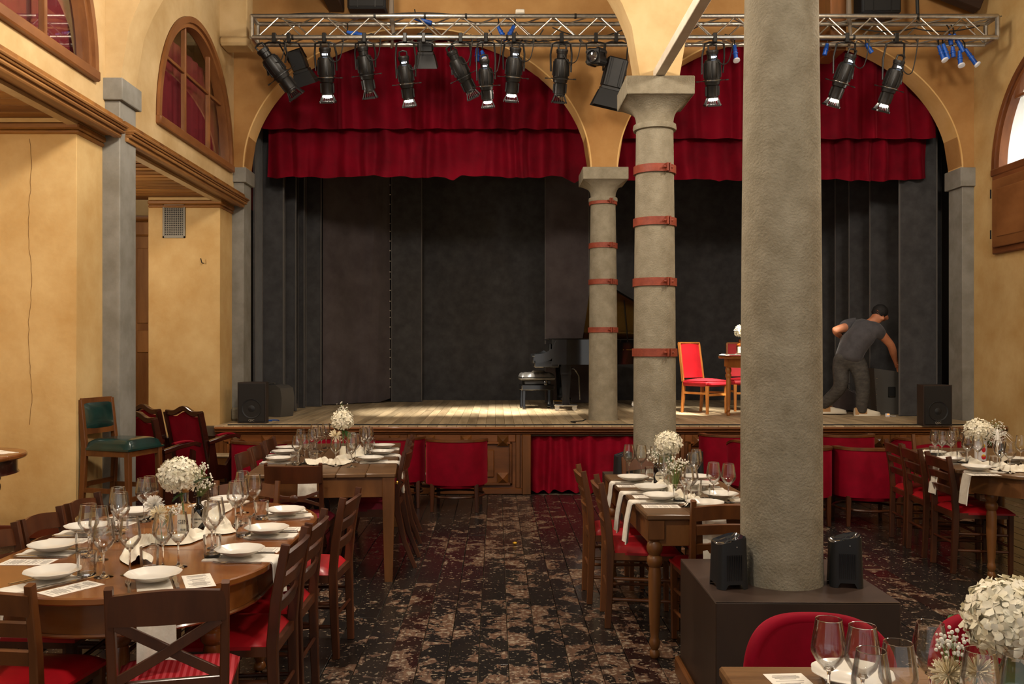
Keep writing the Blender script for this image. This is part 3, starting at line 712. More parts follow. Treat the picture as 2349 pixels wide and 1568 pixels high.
for xx in (0, TX1 - TX0):
    e = MB(); sgn = -1 if xx == 0 else 1
    for (p, q) in (((0, 0, 0), (0, 0, H_)), ((0, D_, 0), (0, D_, H_)), ((0, 0, 0), (0, D_, 0)), ((0, 0, H_), (0, D_, H_))): e.cyl(Vector(p) + Vector((xx, 0, 0)), Vector(q) + Vector((xx, 0, 0)), .026, n=8)
    e.o('end_frame', 'alu', tr)
for (xx, yy, k) in ((px2(895, 9.8) - TX0, .12, 0), (px2(1957, 9.8) - TX0, .12, 1)):
    MB().tube([(xx, yy, -.08), (xx + .02, yy, .1), (xx, yy, .3), (xx, yy, 1.0)], [.014, .02, .03, .014], 8).o('hanging_rope', 'rope', tr)
MB().tube([(4.62 - TX0 + .1, .2, .25), (4.62 - TX0 + .1, .25, 1.0)], .02, 8).o('hanging_strap', 'cable_black', tr)
for xx in (.45, 1.35, 1.9, 2.35, 2.8, 3.55, 4.1, 5.9, 6.6, 7.3):
    MB().cyl((xx - .012, 0, H_ if int(xx * 10) % 2 else 0), (xx + .012, 0, H_ if int(xx * 10) % 2 else 0), .029, n=12).o('tape_band', 'cable_black', tr)
jb = at_depth(1193, 24, 9.84); MB().box(jb.x - TX0 - .05, jb.x - TX0 + .05, -.02, .06, H_ + .025, H_ + .075, .01).o('junction_box', 'white_paint', tr)
def cable(name, pts, r, parent=None, m='cable_black', sag=0, n=8):
    P = []; pts = [Vector(p) for p in pts]
    for a, b_ in zip(pts, pts[1:]):
        for i in range(n): t = i / n; q = a.lerp(b_, t); q.z -= sag * 4 * t * (1 - t); P.append(q)
    P.append(pts[-1]); return MB().tube(P, r, 6).o(name, m, parent)
for k, (xa, xb, zz, sg) in enumerate(((.3, 2.2, H_ + .03, -.03), (1.9, 3.6, .03, .05), (3.3, 4.9, H_ * .55, .10), (5.2, 6.9, .05, .06), (2.6, 3.2, .1, .14), (6.6, 8.0, H_ * .6, .05), (1.0, 1.6, .08, .05))):
    cable('power_cable', [(xa, .05, zz), ((xa + xb) / 2, .08, zz - .01), (xb, .03, zz)], .007, tr, sag=sg)

# profile spotlights
SPOT = {}
def spot_meshes():
    hs = MB(); hs.lathe([(.03, 0), (.066, -.004), (.070, -.02), (.066, -.035), (.066, -.05), (.058, -.055), (.058, -.10), (.084, -.115), (.094, -.16), (.096, -.25), (.088, -.325), (.086, -.33)], 20)
    for k in range(10):
        a = 2 * math.pi * k / 10; d = Vector((math.cos(a), math.sin(a), 0)); hs.bar(d * .088 + Vector((0, 0, -.14)), d * .092 + Vector((0, 0, -.30)), .008, .02, d)
    SPOT['housing'] = hs.mesh('lamp_housing', 'black_metal')
    rg = MB().lathe([(.088, -.325), (.104, -.327), (.104, -.338), (.088, -.34), (.082, -.375), (.070, -.385)], 20, cap=False)
    for s in (-1, 1): rg.box(s * .10, s * .17, -.012, .012, -.338, -.33, .002); rg.box(s * .15, s * .185, -.016, .016, -.341, -.327, .003)
    SPOT['ring'] = rg.mesh('shutter_ring', 'black_metal')
    SPOT['ringlit'] = MB().lathe([(.0885, -.322), (.1045, -.3235), (.1045, -.3265), (.0885, -.3265)], 20, cap=False).mesh('leak_glint_ring', 'silver')  # bright silver ring stands in for light leaking from a lit lamp
    br = MB().lathe([(.070, -.37), (.066, -.38), (.064, -.50), (.068, -.505), (.068, -.52), (.060, -.525)], 20)
    for s in (-1, 1): br.box(s * .062, s * .082, -.01, .01, -.50, -.39, .004)
    SPOT['barrel'] = br.mesh('lens_barrel', 'black_metal')
    gf = MB()
    for k in range(4):
        M = Matrix.Rotation(k * math.pi / 2, 4, 'Z'); gf.M = M
        for q in range(5): u = -.05 + q * .025; gf.bar((.052, u * .7, -.515), (.086, u, -.605), .005, .012, (1, 0, 0))
        gf.box(.082, .090, -.07, .07, -.612, -.590, .002)
    gf.M = Matrix.Identity(4); SPOT['gel'] = gf.mesh('gel_frame', 'black_metal')
    SPOT['lens'] = MB().lathe([(.0, -.536), (.04, -.545), (.056, -.530), (.056, -.52)], 18, cap=False).mesh('lens', 'lens_glass')
    SPOT['lenslit'] = MB().lathe([(.0, -.556), (.04, -.553), (.056, -.545), (.056, -.53)], 18, cap=False).mesh('lens', 'lens_lit')
    gs = MB()
    for a in (-1.9, -1.6, -1.3, -1.05):
        for q in (0,): d = Vector((math.cos(a), math.sin(a), 0)); t = Vector((-d.y, d.x, 0)); p = d * .0600 + Vector((0, 0, -.078)); gs.bar(p - t * .006, p + t * .006, .020, .004, d)
    SPOT['slots'] = gs.mesh('lamp_vent', 'lens_glow')
    hd = MB(); hd.tube([(-.045, 0, -.002), (-.045, 0, .045), (0, 0, .058), (.045, 0, .045), (.045, 0, -.002)], .012, 8); SPOT['handle'] = hd.mesh('cap_handle', 'black_metal')
spot_meshes()
def profile_spot(p1, p2, lit, label, power=0, spread=26, aim=None):
    P1, P2 = at_depth(*p1, 9.83), at_depth(*p2, 10.02)
    d = P2 - P1; L = d.length; d.normalize(); s = L / .61; pv = P1 + d * L * .42
    zc = TZ0 - .02; t = thing('profile_spotlight', label, 'spotlight', (pv.x, 9.80 if True else 0, zc), 0, 'profile spotlights on the truss'); base = Vector((pv.x, 9.80, zc))
    q = d.to_track_quat('-Z', 'Y')
    # keep the adjusting handles across the beam
    zax = -d; xax = Vector((1, 0, 0)) - zax * zax.x; xax.normalize(); yax = zax.cross(xax)
    Rm = Matrix((xax, yax, zax)).transposed().to_4x4()
    h = link('lamp_housing', SPOT['housing'], t); h.location = P1 - base; h.rotation_euler = Rm.to_euler(); h.scale = (s, s, s)
    for k, nm in (('ring', 'shutter_ring'), ('barrel', 'lens_barrel'), ('gel', 'gel_frame'), ('handle', 'cap_handle'), ('lenslit' if lit else 'lens', 'lens')) + ((('slots', 'lamp_vent'), ('ringlit', 'light_leak_rim')) if lit else ()): link(nm, SPOT[k], h)
    rel = pv - base; w = .118 * s; y_ = MB()
    y_.tube([rel + xax * w, Vector((rel.x + w * 1.05, rel.y * .6, rel.z * .45)), Vector((w * .9, rel.y * .15, -.045)), Vector((w * .55, 0, -.035)), Vector((-w * .55, 0, -.035)), Vector((-w * .9, rel.y * .15, -.045)), Vector((rel.x - w * 1.05, rel.y * .6, rel.z * .45)), rel - xax * w], .011, 8)
    y_.o('yoke', 'black_metal', t)
    MB().box(-.022, .022, -.03, .03, -.04, .065, .006).o('clamp', 'black_metal', t)
    c0 = P1 - base + d * .09 * s; cable('lamp_cable', [c0 + Vector((.02, -.06, 0)), c0 + Vector((.16 * s, -.04, -.06)), Vector((c0.x + .22 * s, -.01, .0)), Vector((c0.x + .18, .02, .06))], .006, t, sag=.05)
    if power:
        tip = P1 + d * L * .965; a = Vector(aim) if aim else tip + d * 3
        lo = lamp('stage_beam', 'SPOT', tip, power, (1, .93, .80), .05, a, spread * 1.15, .9); lo.parent = t; lo.matrix_parent_inverse = Matrix.Translation(-base)
    return t
mid = (0, 12.0, SZ)
profile_spot((600, 112), (682, 222), False, 'black profile spotlight at the far left of the truss, tilted steeply to the right')
profile_spot((745, 108), (753, 236), True, 'lit black profile spotlight second from the left end of the truss', 714, 24, (-1.1, 12.2, SZ))
profile_spot((831, 106), (850, 226), False, 'unlit black profile spotlight third from the left on the truss')
profile_spot((925, 128), (940, 245), True, 'lit black profile spotlight fourth from the left, left of the open barn-door lamp', 714, 24, (-.2, 12.2, SZ))
profile_spot((1035, 116), (1088, 224), False, 'unlit black profile spotlight leaning against a lower lit one')
profile_spot((1111, 136), (1120, 247), True, 'lit black profile spotlight hung lowest beside the leaning one', 714, 24, (.5, 12.4, SZ))
profile_spot((1183, 108), (1172, 234), True, 'lit black profile spotlight with the brightest flare, sixth from the right', 782, 22, (.2, 12.6, SZ))
profile_spot((1290, 112), (1282, 236), False, 'unlit black profile spotlight hanging straight left of the lens box lamp')
profile_spot((1634, 114), (1634, 243), True, 'lit black profile spotlight between the two front columns', 884, 20, (2.6, 12.4, SZ))
profile_spot((1953, 124), (1906, 244), True, 'lit black profile spotlight just right of the big column, tilted left', 1870, 12, (2.9, 11.6, SZ + .6))
profile_spot((2064, 138), (2020, 256), True, 'black profile spotlight nearest the right wall, tilted left', 561, 22, (3.7, 12.4, SZ))

# box lamps with barn doors
def box_lamp(p, size, dirv, label, doors=True, louvre=True, hang=True, lens_front=False):
    P = Vector(p); d = Vector(dirv).normalized(); zax = -d; xax = Vector((1, 0, 0)) - zax * zax.x; xax.normalize(); yax = zax.cross(xax); Rm = Matrix((xax, yax, zax)).transposed().to_4x4()
    t = thing('barn_door_lamp', label, 'stage lamp', (P.x, 9.80, TZ0 - .02)); base = Vector((P.x, 9.80, TZ0 - .02)); w, hgt = size
    hs = MB(); hs.box(-w, w, -w, w, -hgt, hgt, .012)
    b = hs.o('lamp_housing', 'black_metal', t); b.location = P - base; b.rotation_euler = Rm.to_euler()
    lv = MB()
    if louvre:
        for k in range(14):
            zz = -hgt * .7 + k * hgt * 1.4 / 13
            for s in (-1, 1): lv.box(-w * .7, w * .7, s * w, s * (w + .006), zz - .003, zz + .003); lv.box(s * w, s * (w + .006), -w * .7, w * .7, zz - .003, zz + .003)
    else:
        for s in (-1, 1):
            for u in (-.6, .6): lv.box(w * u - .012, w * u + .012, s * w, s * (w + .008), -hgt * .9, hgt * .9, .002); lv.box(s * w, s * (w + .008), w * u - .012, w * u + .012, -hgt * .9, hgt * .9, .002)
    lv.o('cooling_fins', 'black_plastic', b)
    MB().lathe([(w * .78, -hgt - .012), (w * .8, -hgt - .02), (w * .7, -hgt - .022), (w * .62, -hgt - .008)], 20, cap=False).o('lens_ring', 'black_metal', b)
    MB().lathe([(0, -hgt - .012), (w * .4, -hgt - .010), (w * .66, -hgt - .003)], 20, cap=False).o('lens', 'lens_glass', b)
    if doors:
        fm = MB()
        for s in (-1, 1): fm.box(-w, w, s * w - .006, s * w + .006, -hgt - .03, -hgt, .002); fm.box(s * w - .006, s * w + .006, -w, w, -hgt - .03, -hgt, .002)
        fm.o('door_frame', 'black_metal', b)
        for k in range(4):
            M = Matrix.Rotation(k * math.pi / 2, 4, 'Z'); big = 1.25 if k % 2 else 1.0
            MB(M).slab(lambda u, v: (w + .045 * v * big + .0, (u - .5) * 2 * w * (.9 + .35 * v) * big, -hgt - .03 - v * w * 1.7), 1, 1, .002).o('barn_door', 'black_plastic', b)
    rel = P - base; y_ = MB(); y_.tube([rel + xax * (w + .02), Vector((w + .02, 0, -.05)), Vector((w * .6, 0, -.035)), Vector((-w * .6, 0, -.035)), Vector((-w - .02, 0, -.05)), rel - xax * (w + .02)], .009, 8)
    y_.o('yoke', 'black_metal', t); MB().box(-.02, .02, -.03, .03, -.04, .065, .005).o('clamp', 'black_metal', t)
    return t
box_lamp(at_depth(683, 137, 10.24), (.085, .115), (.30, .35, -.9), 'small louvred stage lamp with barn doors behind the leftmost spotlight')
box_lamp(at_depth(976, 97, 10.05), (.085, .10), (.0, .35, -.9), 'stage lamp with wide open barn doors hung above the left arch')
box_lamp(at_depth(1368, 131, 9.75), (.085, .085), (-.55, -.8, -.12), 'square black lens box lamp facing the room beside the column head', doors=False, louvre=False)
box_lamp(at_depth(1409, 168, 9.95), (.11, .16), (-.22, .2, -.95), 'large black stage lamp with long barn doors beside the column capital', louvre=False)

# blue connectors
def connector(px, py, Y, ang, L, label, cap=False):
    P = at_depth(px, py, Y); t = thing('power_connector', label, 'connector', P, 0, 'blue power connectors on the truss'); M = Matrix.Rotation(ang, 4, 'Y'); s = L
    MB(M).lathe([(.013, 0), (.019, -.005), (.021, -.35 * s), (.026, -.36 * s), (.026, -.42 * s), (.022, -.44 * s), (.025, -s), (.02, -s - .004)], 14).o('connector_body', 'blue_plastic', t)
    MB(M).lathe([(.030, -.55 * s), (.030, -.62 * s)], 14).o('collar', 'blue_plastic', t)
    if cap: MB(M @ Matrix.Translation((0, -.012, -s - .006)) @ Matrix.Rotation(R(-25), 4, 'X')).lathe([(.028, 0), (.037, -.006), (.037, -.022), (.0, -.026)], 18, cap=False).o('hinged_cap', 'white_plastic', t)
    cable('connector_cable', [(0, 0, -.01), (.01, .03, .07), (0, .06, .12)], .007, t)
for (px, py, a, L, cap, lb) in ((2153, 104, -.35, .16, True, 'leftmost blue connector of the bunch dangling at the truss end, with a round cap'), (2163, 100, -.33, .18, False, 'long blue connector second in the bunch at the truss end'),
        (2185, 106, -.1, .12, False, 'short blue connector in the middle of the bunch at the truss end'), (2201, 116, -.08, .15, True, 'blue connector hanging straight down with a pale cap'),
        (2188, 78, -.5, .22, False, 'blue connector threaded through the truss braces near its right end'), (2214, 112, -.62, .2, True, 'blue connector slanting right with a pale cap at the truss end'),
        (2178, 78, -.15, .12, False, 'small blue connector above the bottom chord near the right end'), (1898, 100, .25, .13, False, 'blue connector just right of the big column'), (1986, 100, -.6, .12, False, 'blue connector behind the chain near the tilted spotlights'),
        (1685, 103, -.1, .16, True, 'dark capped connector hanging right of the lit spotlight between columns'), (1095, 110, 0, .15, False, 'blue connector hanging beside the low lit spotlight'), (1105, 116, -.3, .09, True, 'short blue connector with round cap above the low lit spotlight'),
        (950, 42, -1.3, .2, False, 'blue and black inline connector on the top chord left of centre'), (1142, 60, -.5, .18, False, 'dark blue connector inside the truss left of centre'), (1180, 58, .5, .18, False, 'dark blue connector inside the truss right of the junction box'), (795, 74, -1.4, .2, False, 'inline blue connector lying on the lower chord at the left')):
    connector(px, py, 9.93 if px < 2000 else 9.86, a, L, lb, cap)
# loudspeakers hung above the truss
for (px0, px1, y1, lb) in ((800, 888, 28, 'black loudspeaker hung above the truss left of centre'), (1968, 2058, 38, 'black loudspeaker hung above the truss right of the big column')):
    a, b_ = at_depth(px0, y1, 10.25), at_depth(px1, y1, 10.25); t = thing('hanging_loudspeaker', lb, 'loudspeaker', ((a.x + b_.x) / 2, 10.25, a.z)); hw = (b_.x - a.x) / 2
    MB().box(-hw, hw, -.12, .14, 0, .55, .02).o('cabinet', 'black_plastic', t); MB().box(-hw + .02, hw - .02, -.13, -.115, .02, .53, .008).o('grille', 'dark', t)
    for s in (-1, 1): MB().box(s * .1 - .005, s * .1 + .005, -.135, -.128, .01, .5).o('rib', 'black_metal', t)
    MB().tube([(0, 0, .55), (0, 0, .8)], .012).o('hanging_bracket', 'black_metal', t)

# ------------------------------------------------------------------ loudspeakers on the stage
def text_obj(txt, size, m, parent, loc, rot, align='CENTER', ext=.0006):
    c = bpy.data.curves.new('lettering', 'FONT'); c.body = txt; c.size = size; c.align_x = align; c.align_y = 'CENTER'; c.extrude = ext; c.materials.append(MATS[m])
    tmp = bpy.data.objects.new('lettering', c); COL.objects.link(tmp); dg = bpy.context.evaluated_depsgraph_get(); me = bpy.data.meshes.new_from_object(tmp.evaluated_get(dg))
    bpy.data.objects.remove(tmp); me.materials.clear(); me.materials.append(MATS[m]); return link('lettering', me, parent, loc, rot)
mat('logo_silver', 'a9a59c', rough=.4, metal=.5); mat('grille_black', '1e1b19', '161413', scale=200, rough=.8, bump=.3, bscale=400)
mat('cabinet_brown', '2d2420', rough=.5)
def pa_speaker(px0, px1, ytop, ybot, label, rz=0):
    a = on_plane(px0, ybot, SZ); b_ = on_plane(px1, ybot, SZ); hw = (b_.x - a.x) / 2; hh = (ybot - ytop) * a.y / F
    t = thing('pa_loudspeaker', label, 'loudspeaker', ((a.x + b_.x) / 2, a.y + .14, SZ + .002), rz)
    poly = [(-hw, -.14), (hw, -.14), (hw + .0, -.02), (hw - .06, .14), (-hw + .06, .14), (-hw, -.02)]
    MB().prism(poly, 0, hh).o('cabinet', 'cabinet_brown', t); MB().box(-hw + .012, hw - .012, -.152, -.138, .015, hh - .012, .006).o('grille', 'grille_black', t)
    MB().lathe([(hw * .60, 0), (hw * .68, .004), (hw * .70, 0)], 24, cap=False).o('woofer_ring', 'black_plastic', t, loc=(0, -.153, hh * .36), rot=(R(90), 0, 0))
    MB().lathe([(.0, .006), (hw * .2, .003), (hw * .24, 0)], 20, cap=False).o('woofer_dome', 'black_plastic', t, loc=(0, -.153, hh * .36), rot=(R(90), 0, 0))
    text_obj('QSC', .034, 'logo_silver', t, (0, -.1535, .035), (R(90), 0, 0))
    return t
pa_speaker(545, 610, 877, 971, 'black loudspeaker standing at the left end of the stage edge'); pa_speaker(2118, 2184, 883, 977, 'black loudspeaker standing at the right end of the stage edge')
# grey monitor seen from behind
m0 = on_plane(634, 956, SZ); mt = thing('stage_monitor', 'grey moulded monitor loudspeaker behind the left black loudspeaker', 'loudspeaker', (m0.x, m0.y + .12, SZ + .002), R(-28))
mb = MB(); pr = [(-.13, .0), (.13, .0), (.15, .12), (.155, .24), (.13, .36), (.05, .40), (-.06, .40), (-.13, .37)]
mb.M = Matrix.Rotation(R(90), 4, 'X') @ Matrix.Rotation(0, 4, 'Z'); mb.prism(pr, -.12, .12); mb.o('cabinet', 'dark_grey_plastic', mt)
MB().box(-.155, -.125, -.09, .09, .05, .34, .01).o('grille', 'grille_black', mt); MB().tube([(-.13, -.07, .38), (-.08, -.07, .415), (0, -.07, .42)], .012).o('handle', 'dark_grey_plastic', mt)
for zz in (.06, .2, .33): MB().ball((-.158, -.075, zz), .007, 6, 4).o('screw', 'silver', mt)
# wedge behind the flat at right
w0 = on_plane(2050, 956, SZ); wt = thing('stage_wedge', 'grey loudspeaker with a side handle half hidden behind the right black flat', 'loudspeaker', (w0.x + .10, 11.80, SZ + .002), 0)
mb = MB(); mb.M = Matrix.Rotation(R(90), 4, 'X'); mb.prism([(-.12, 0), (.2, 0), (.22, .55), (-.16, .60), (-.16, .57)], -.15, .12); mb.o('cabinet', 'dark_grey_plastic', wt)
MB().box(.02, .12, -.128, -.115, .22, .36, .01).o('handle_recess', 'dark', wt); MB().tube([(.04, -.13, .235), (.10, -.13, .235)], .007).o('handle', 'silver', wt)
for k in range(6): MB().ball((-.135 + k * .002, -.125, .12 + k * .07), .006, 6, 4).o('screw', 'silver', wt)
pg = on_plane(2036, 956, SZ); t = thing('plug_adapter', 'white plug adapter with an orange light beside the grey loudspeaker', 'plug', (pg.x, pg.y, SZ))
MB().box(-.025, .025, -.02, .02, .001, .045, .006).o('body', 'white_plastic', t); mat('orange', 'd9621e', rough=.4, emit='ff6a20', estr=1.5); MB().box(-.012, .012, -.021, -.018, .03, .042, .002).o('indicator', 'orange', t)
cable('cord', [(.025, 0, .02), (.07, .02, .008), (.13, .06, .008)], .006, t, 'white_plastic')
bg = on_plane(1955, 945, SZ); t = thing('dark_bag', 'dark cloth bag slumped on the stage behind the stagehand\'s legs', 'bag', (bg.x, 12.3, SZ), 0)
mb = MB(); mb.grid(lambda u, v: ((.17 + .02 * math.sin(5 * u * 6.28)) * math.cos(u * 6.2832) * (1 - .35 * v ** 2) * (1 if v < .999 else .3), .12 * math.sin(u * 6.2832) * (1 - .3 * v ** 2) * (1 if v < .999 else .3), .30 * v + .02 * math.sin(u * 19)), 24, 8, True); mb.o('body', 'black_fabric_warm', t)
MB().tube([(-.08, 0, .28), (-.05, 0, .38), (.05, 0, .38), (.08, 0, .28)], .01).o('strap', 'black_fabric', t)
tag(cable('stage_edge_cable', [(-3.0, SY + .03, SZ + .008), (-1.5, SY + .06, SZ + .008), (0.2, SY + .02, SZ + .008), (1.1, SY + .07, SZ + .008), (3.0, SY + .02, SZ + .008), (5.3, SY + .05, SZ + .008)], .008, n=10), 'thin black cable lying along the front edge of the stage', 'cable')
k0 = on_plane(1345, 965, SZ); tag(MB().tube([(k0.x - .16, k0.y - .35, SZ + .008), (k0.x - .2, k0.y - .2, SZ + .008), (k0.x - .05, k0.y - .08, SZ + .008), (k0.x - .0, k0.y + .02, SZ + .02)], .007).o('loop_cable', 'cable_black'), 'black cable loop on the stage at the foot of the rear column', 'cable')
bl = on_plane(620, 966, SZ); tag(MB().tube([(bl.x + .0 + .09 * math.cos(a), bl.y + .05 + .07 * math.sin(a), SZ + .007) for a in [i * .5 for i in range(11)]], .006).o('blue_cable_loop', 'blue_plastic'), 'loop of blue and white cable beside the left loudspeaker', 'cable')

# ------------------------------------------------------------------ grand piano and bench
mat('piano_black', '0b0a0a', rough=.09, spec=.7, coat=.8); mat('piano_under', '3a2013', '27140b', scale=5, rough=.2, coat=.6); mat('gold_plate', 'b8904e', 'a07a3c', scale=8, rough=.3, metal=.7)
mat('brass', 'c59a4a', rough=.25, metal=1); mat('ivory', 'e6e0d0', rough=.3); mat('leather_grey', '55524e', '3f3d3a', scale=12, rough=.32, coat=.3); mat('mahogany_in', '7a3f1c', '5a2b10', scale=5, rough=.35)
pz = thing('grand_piano', 'black grand piano with its lid propped open behind the columns', 'piano', (px2(1249, 12.35), 13.0, SZ), R(0))
out = [(0.10, -.72), (.62, -.72)]
for i in range(1, 13):
    t = i / 12; out.append((.62 + 1.02 * t, -.72 + .62 * (3 * t * t - 2 * t ** 3)))
for i in range(1, 9): a = -math.pi / 2 + math.pi * i / 8 * .98; out.append((1.64 + .24 * math.cos(a), .28 + .40 * math.sin(a) + .02))
out += [(1.55, .72), (.10, .72)]
def inset(poly, d):
    n = len(poly); r = []
    for i in range(n):
        p0, p1, p2 = Vector(poly[i - 1]), Vector(poly[i]), Vector(poly[(i + 1) % n]); e1 = (p1 - p0).normalized(); e2 = (p2 - p1).normalized(); nn = Vector((-(e1.y + e2.y), e1.x + e2.x)).normalized(); r.append(tuple(p1 + nn * d))
    return r
inn = inset(out, .045); n = len(out); vs = []; 
for (P, z) in ((out, .64), (out, .985), (inn, .985), (inn, .70)): vs += [(x, y, z) for x, y in P]
fs = [(k * n + i, k * n + (i + 1) % n, (k + 1) * n + (i + 1) % n, (k + 1) * n + i) for k in range(3) for i in range(n)] + [tuple(range(n - 1, -1, -1))]
MB().add(vs, fs).o('rim', 'piano_black', pz)
MB().prism(inset(out, .05), .80, .83).o('iron_plate', 'gold_plate', pz)
st_ = MB()
for k in range(26): yy = -.62 + k * .05; x1 = 1.72 - max(0, (-.1 - yy)) * 1.6; st_.cyl((.42, yy, .845), (max(.6, x1), yy + .05, .845), .0025, n=4)
tag(st_.o('strings', 'brass', pz), None, kind='stuff')
for s in (-1, 1):
    ch = MB(); pts = [(.0, .73), (-.03, .70), (-.20, .66), (-.24, .70), (-.24, .78), (-.10, .80), (.0, .86), (.06, .985), (.20, .985), (.20, .64), (0, .64)]
    ch.M = Matrix.Translation((.10, s * .70, 0)) @ Matrix.Rotation(R(90), 4, 'X'); ch.prism(pts, -.035, .035); ch.o('cheek_block', 'piano_black', pz)
MB().box(-.14, .2, -.70, .70, .60, .70, .01).o('keybed', 'piano_black', pz); MB().box(-.16, -.13, -.68, .68, .66, .745, .006).o('key_slip', 'piano_black', pz)
MB().box(.06, .09, -.68, .68, .75, .93, .006).o('fallboard', 'piano_black', pz); MB().box(-.12, .06, -.62, .62, .735, .752, .003).o('white_keys', 'ivory', pz)
MB().box(.06, .64, -.72, .72, .985, 1.003, .006).o('front_lid', 'piano_black', pz)
ld = MB(); hp = [(x, y) for (x, y) in out if x >= .4]; hp = [(.66, -.74)] + [(x + .02, y - .02) for x, y in hp if x > .7] + [(.66, .74)]
ld.prism([(x, y - .74) for x, y in hp], 0, .02); lid = ld.o('lid', 'piano_black', pz, loc=(0, .74, .99), rot=(R(-33), 0, 0))
MB().prism([(x, y - .74) for x, y in inset(hp, .02)], -.004, 0).o('lid_underside', 'piano_under', lid)
MB().cyl((1.18, -.46, .95), (1.15, -.30, 1.55), .011, n=8).o('prop_stick', 'piano_black', pz)
def piano_leg(x, y):
    l = MB(); l.M = Matrix.Translation((x, y, 0)); l.prism([(-.07, -.07), (.07, -.07), (.07, .07), (-.07, .07)], .50, .64); vs = []
    for (w, z) in ((.065, .5), (.045, .16), (.05, .15), (.05, .08)): vs += [(-w, -w, z), (w, -w, z), (w, w, z), (-w, w, z)]
    l.add(vs, [(k * 4 + i, k * 4 + (i + 1) % 4, k * 4 + 4 + (i + 1) % 4, k * 4 + 4 + i) for k in range(3) for i in range(4)] + [(3, 2, 1, 0), (12, 13, 14, 15)][::-1]); g = l.o('leg', 'piano_black', pz)
    d = MB(); d.box(x - .16, x + .16, y - .05, y + .05, .06, .085, .008)
    for s in (-.12, .12): d.cyl((x + s, y - .012, .035), (x + s, y + .012, .035), .034, n=14)
    d.o('caster_dolly', 'silver', g)
piano_leg(.30, -.58); piano_leg(.30, .58); piano_leg(1.5, .30)
ly = MB(); ly.bar((.38, -.06, .64), (.34, -.08, .14), .035, .03); ly.bar((.38, .06, .64), (.34, .08, .14), .035, .03); ly.box(.28, .42, -.12, .12, .08, .15, .01)
lyo = ly.o('pedal_lyre', 'piano_black', pz)
for s in (-.06, 0, .06): MB().box(.17, .30, s - .012, s + .012, .10, .112, .004).o('pedal', 'brass', lyo)
arm = MB(); arm.tube([(.30, -.58, .60), (.42, -.58, .58), (.48, -.58, .48), (.50, -.56, .15)], .012, 8); arm.o('leg_brace', 'piano_black', pz)
bn = on_plane(1241, 938, SZ); bt = thing('piano_bench', 'adjustable black piano bench with a tufted grey leather seat', 'bench', (bn.x - .06, bn.y + .12, SZ), R(6))
def cush(u, v): x = (u - .5) * .50; y = (v - .5) * .34; e = min(u, 1 - u, v, 1 - v); return (x, y, .46 + .055 * min(1, e * 9) ** .5 + .012 * math.sin(u * 25) * math.sin(v * 18))
sm = MB(); sm.grid(cush, 28, 20); sm.box(-.25, .25, -.17, .17, .41, .462, .02); sm.o('cushion', 'leather_grey', bt, ang=60)
MB().box(-.19, .19, -.13, .13, .35, .41, .01).o('lift_frame', 'black_metal', bt); MB().box(-.235, .235, -.165, .165, .27, .35, .01).o('apron', 'piano_black', bt)
for sx in (-1, 1):
    MB().lathe([(.0, 0), (.03, .0), (.034, .01), (.03, .025), (.012, .03)], 16).o('knob', 'piano_black', bt, loc=(sx * .19 * .3 + .05, -.17, .375), rot=(R(90), 0, 0)) if sx > 0 else None
    for sy in (-1, 1): MB().sweep([(sx * .20, sy * .135, .30), (sx * .20, sy * .135, .07), (sx * .20, sy * .135, .05), (sx * .20, sy * .135, .001)], [(.05, .05), (.034, .034), (.045, .045), (.04, .04)]).o('leg', 'piano_black', bt)
cc = MB()
for k in range(3): cc.tube([(.03 + (.10 - k * .01) * math.cos(a), -.02 + (.07 - k * .008) * math.sin(a), .525 + .008 * k) for a in [i * .4 for i in range(17)]], .006)
tag(cc.o('coiled_cable', 'metal_grey', None, loc=(bn.x - .06, bn.y + .12, SZ)), 'coiled grey cable lying on the piano bench', 'cable')

# ------------------------------------------------------------------ red chairs and table on the stage
mat('chair_red', 'b3121c', '960a14', scale=6, rough=.6, sheen=.3); mat('honey_wood', 'a5682e', '834c1d', scale=6, stretch=(1, 1, .2), rough=.4)
def stage_chair(loc, rz, label):
    t = thing('upholstered_chair', label, 'chair', loc, rz, 'red chairs on the stage')
    MB().slab(lambda u, v: ((u - .5) * (.40 - .02 * v) , -.19 - .07 * v + .012 * math.cos((u - .5) * 3.1), .47 + .46 * v), 8, 8, .028).o('back_cushion', 'chair_red', t)
    for s in (-1, 1): MB().sweep([(s * .205, -.19, .42), (s * .203, -.215, .60), (s * .198, -.265, .935)], (.022, .04)).o('back_post', 'honey_wood', t)
    MB().sweep([(-.20, -.265, .94), (.20, -.265, .94)], (.04, .018), (0, 1, 0)).o('top_rail', 'honey_wood', t)
    sm = MB(); sm.box(-.22, .22, -.2, .235, .36, .44, .025); sm.grid(lambda u, v: ((u - .5) * .43, -.19 + .42 * v, .435 + .03 * math.sin(math.pi * u) ** .5 * math.sin(math.pi * v) ** .5), 10, 10); sm.o('seat', 'chair_red', t, ang=60)
    for s in (-1, 1):
        MB().sweep([(s * .19, .21, .37), (s * .19, .21, .001)], [(.042, .042), (.03, .03)]).o('leg', 'honey_wood', t); MB().sweep([(s * .19, -.19, .42), (s * .19, -.20, .2), (s * .19, -.22, .001)], [(.04, .04), (.04, .04), (.03, .03)]).o('leg', 'honey_wood', t)
        MB().bar((s * .19, .20, .27), (s * .19, -.19, .27), .018, .028).o('stretcher', 'honey_wood', t)
    MB().bar((-.19, .21, .25), (.19, .21, .25), .018, .028).o('stretcher', 'honey_wood', t)
    return t
stage_chair((2.79, 11.98, SZ), R(-143), 'bright red upholstered chair beside the piano tail'); stage_chair((px2(1712, 12.4), 12.45, SZ), R(178), 'red upholstered chair half hidden behind the small flower table')
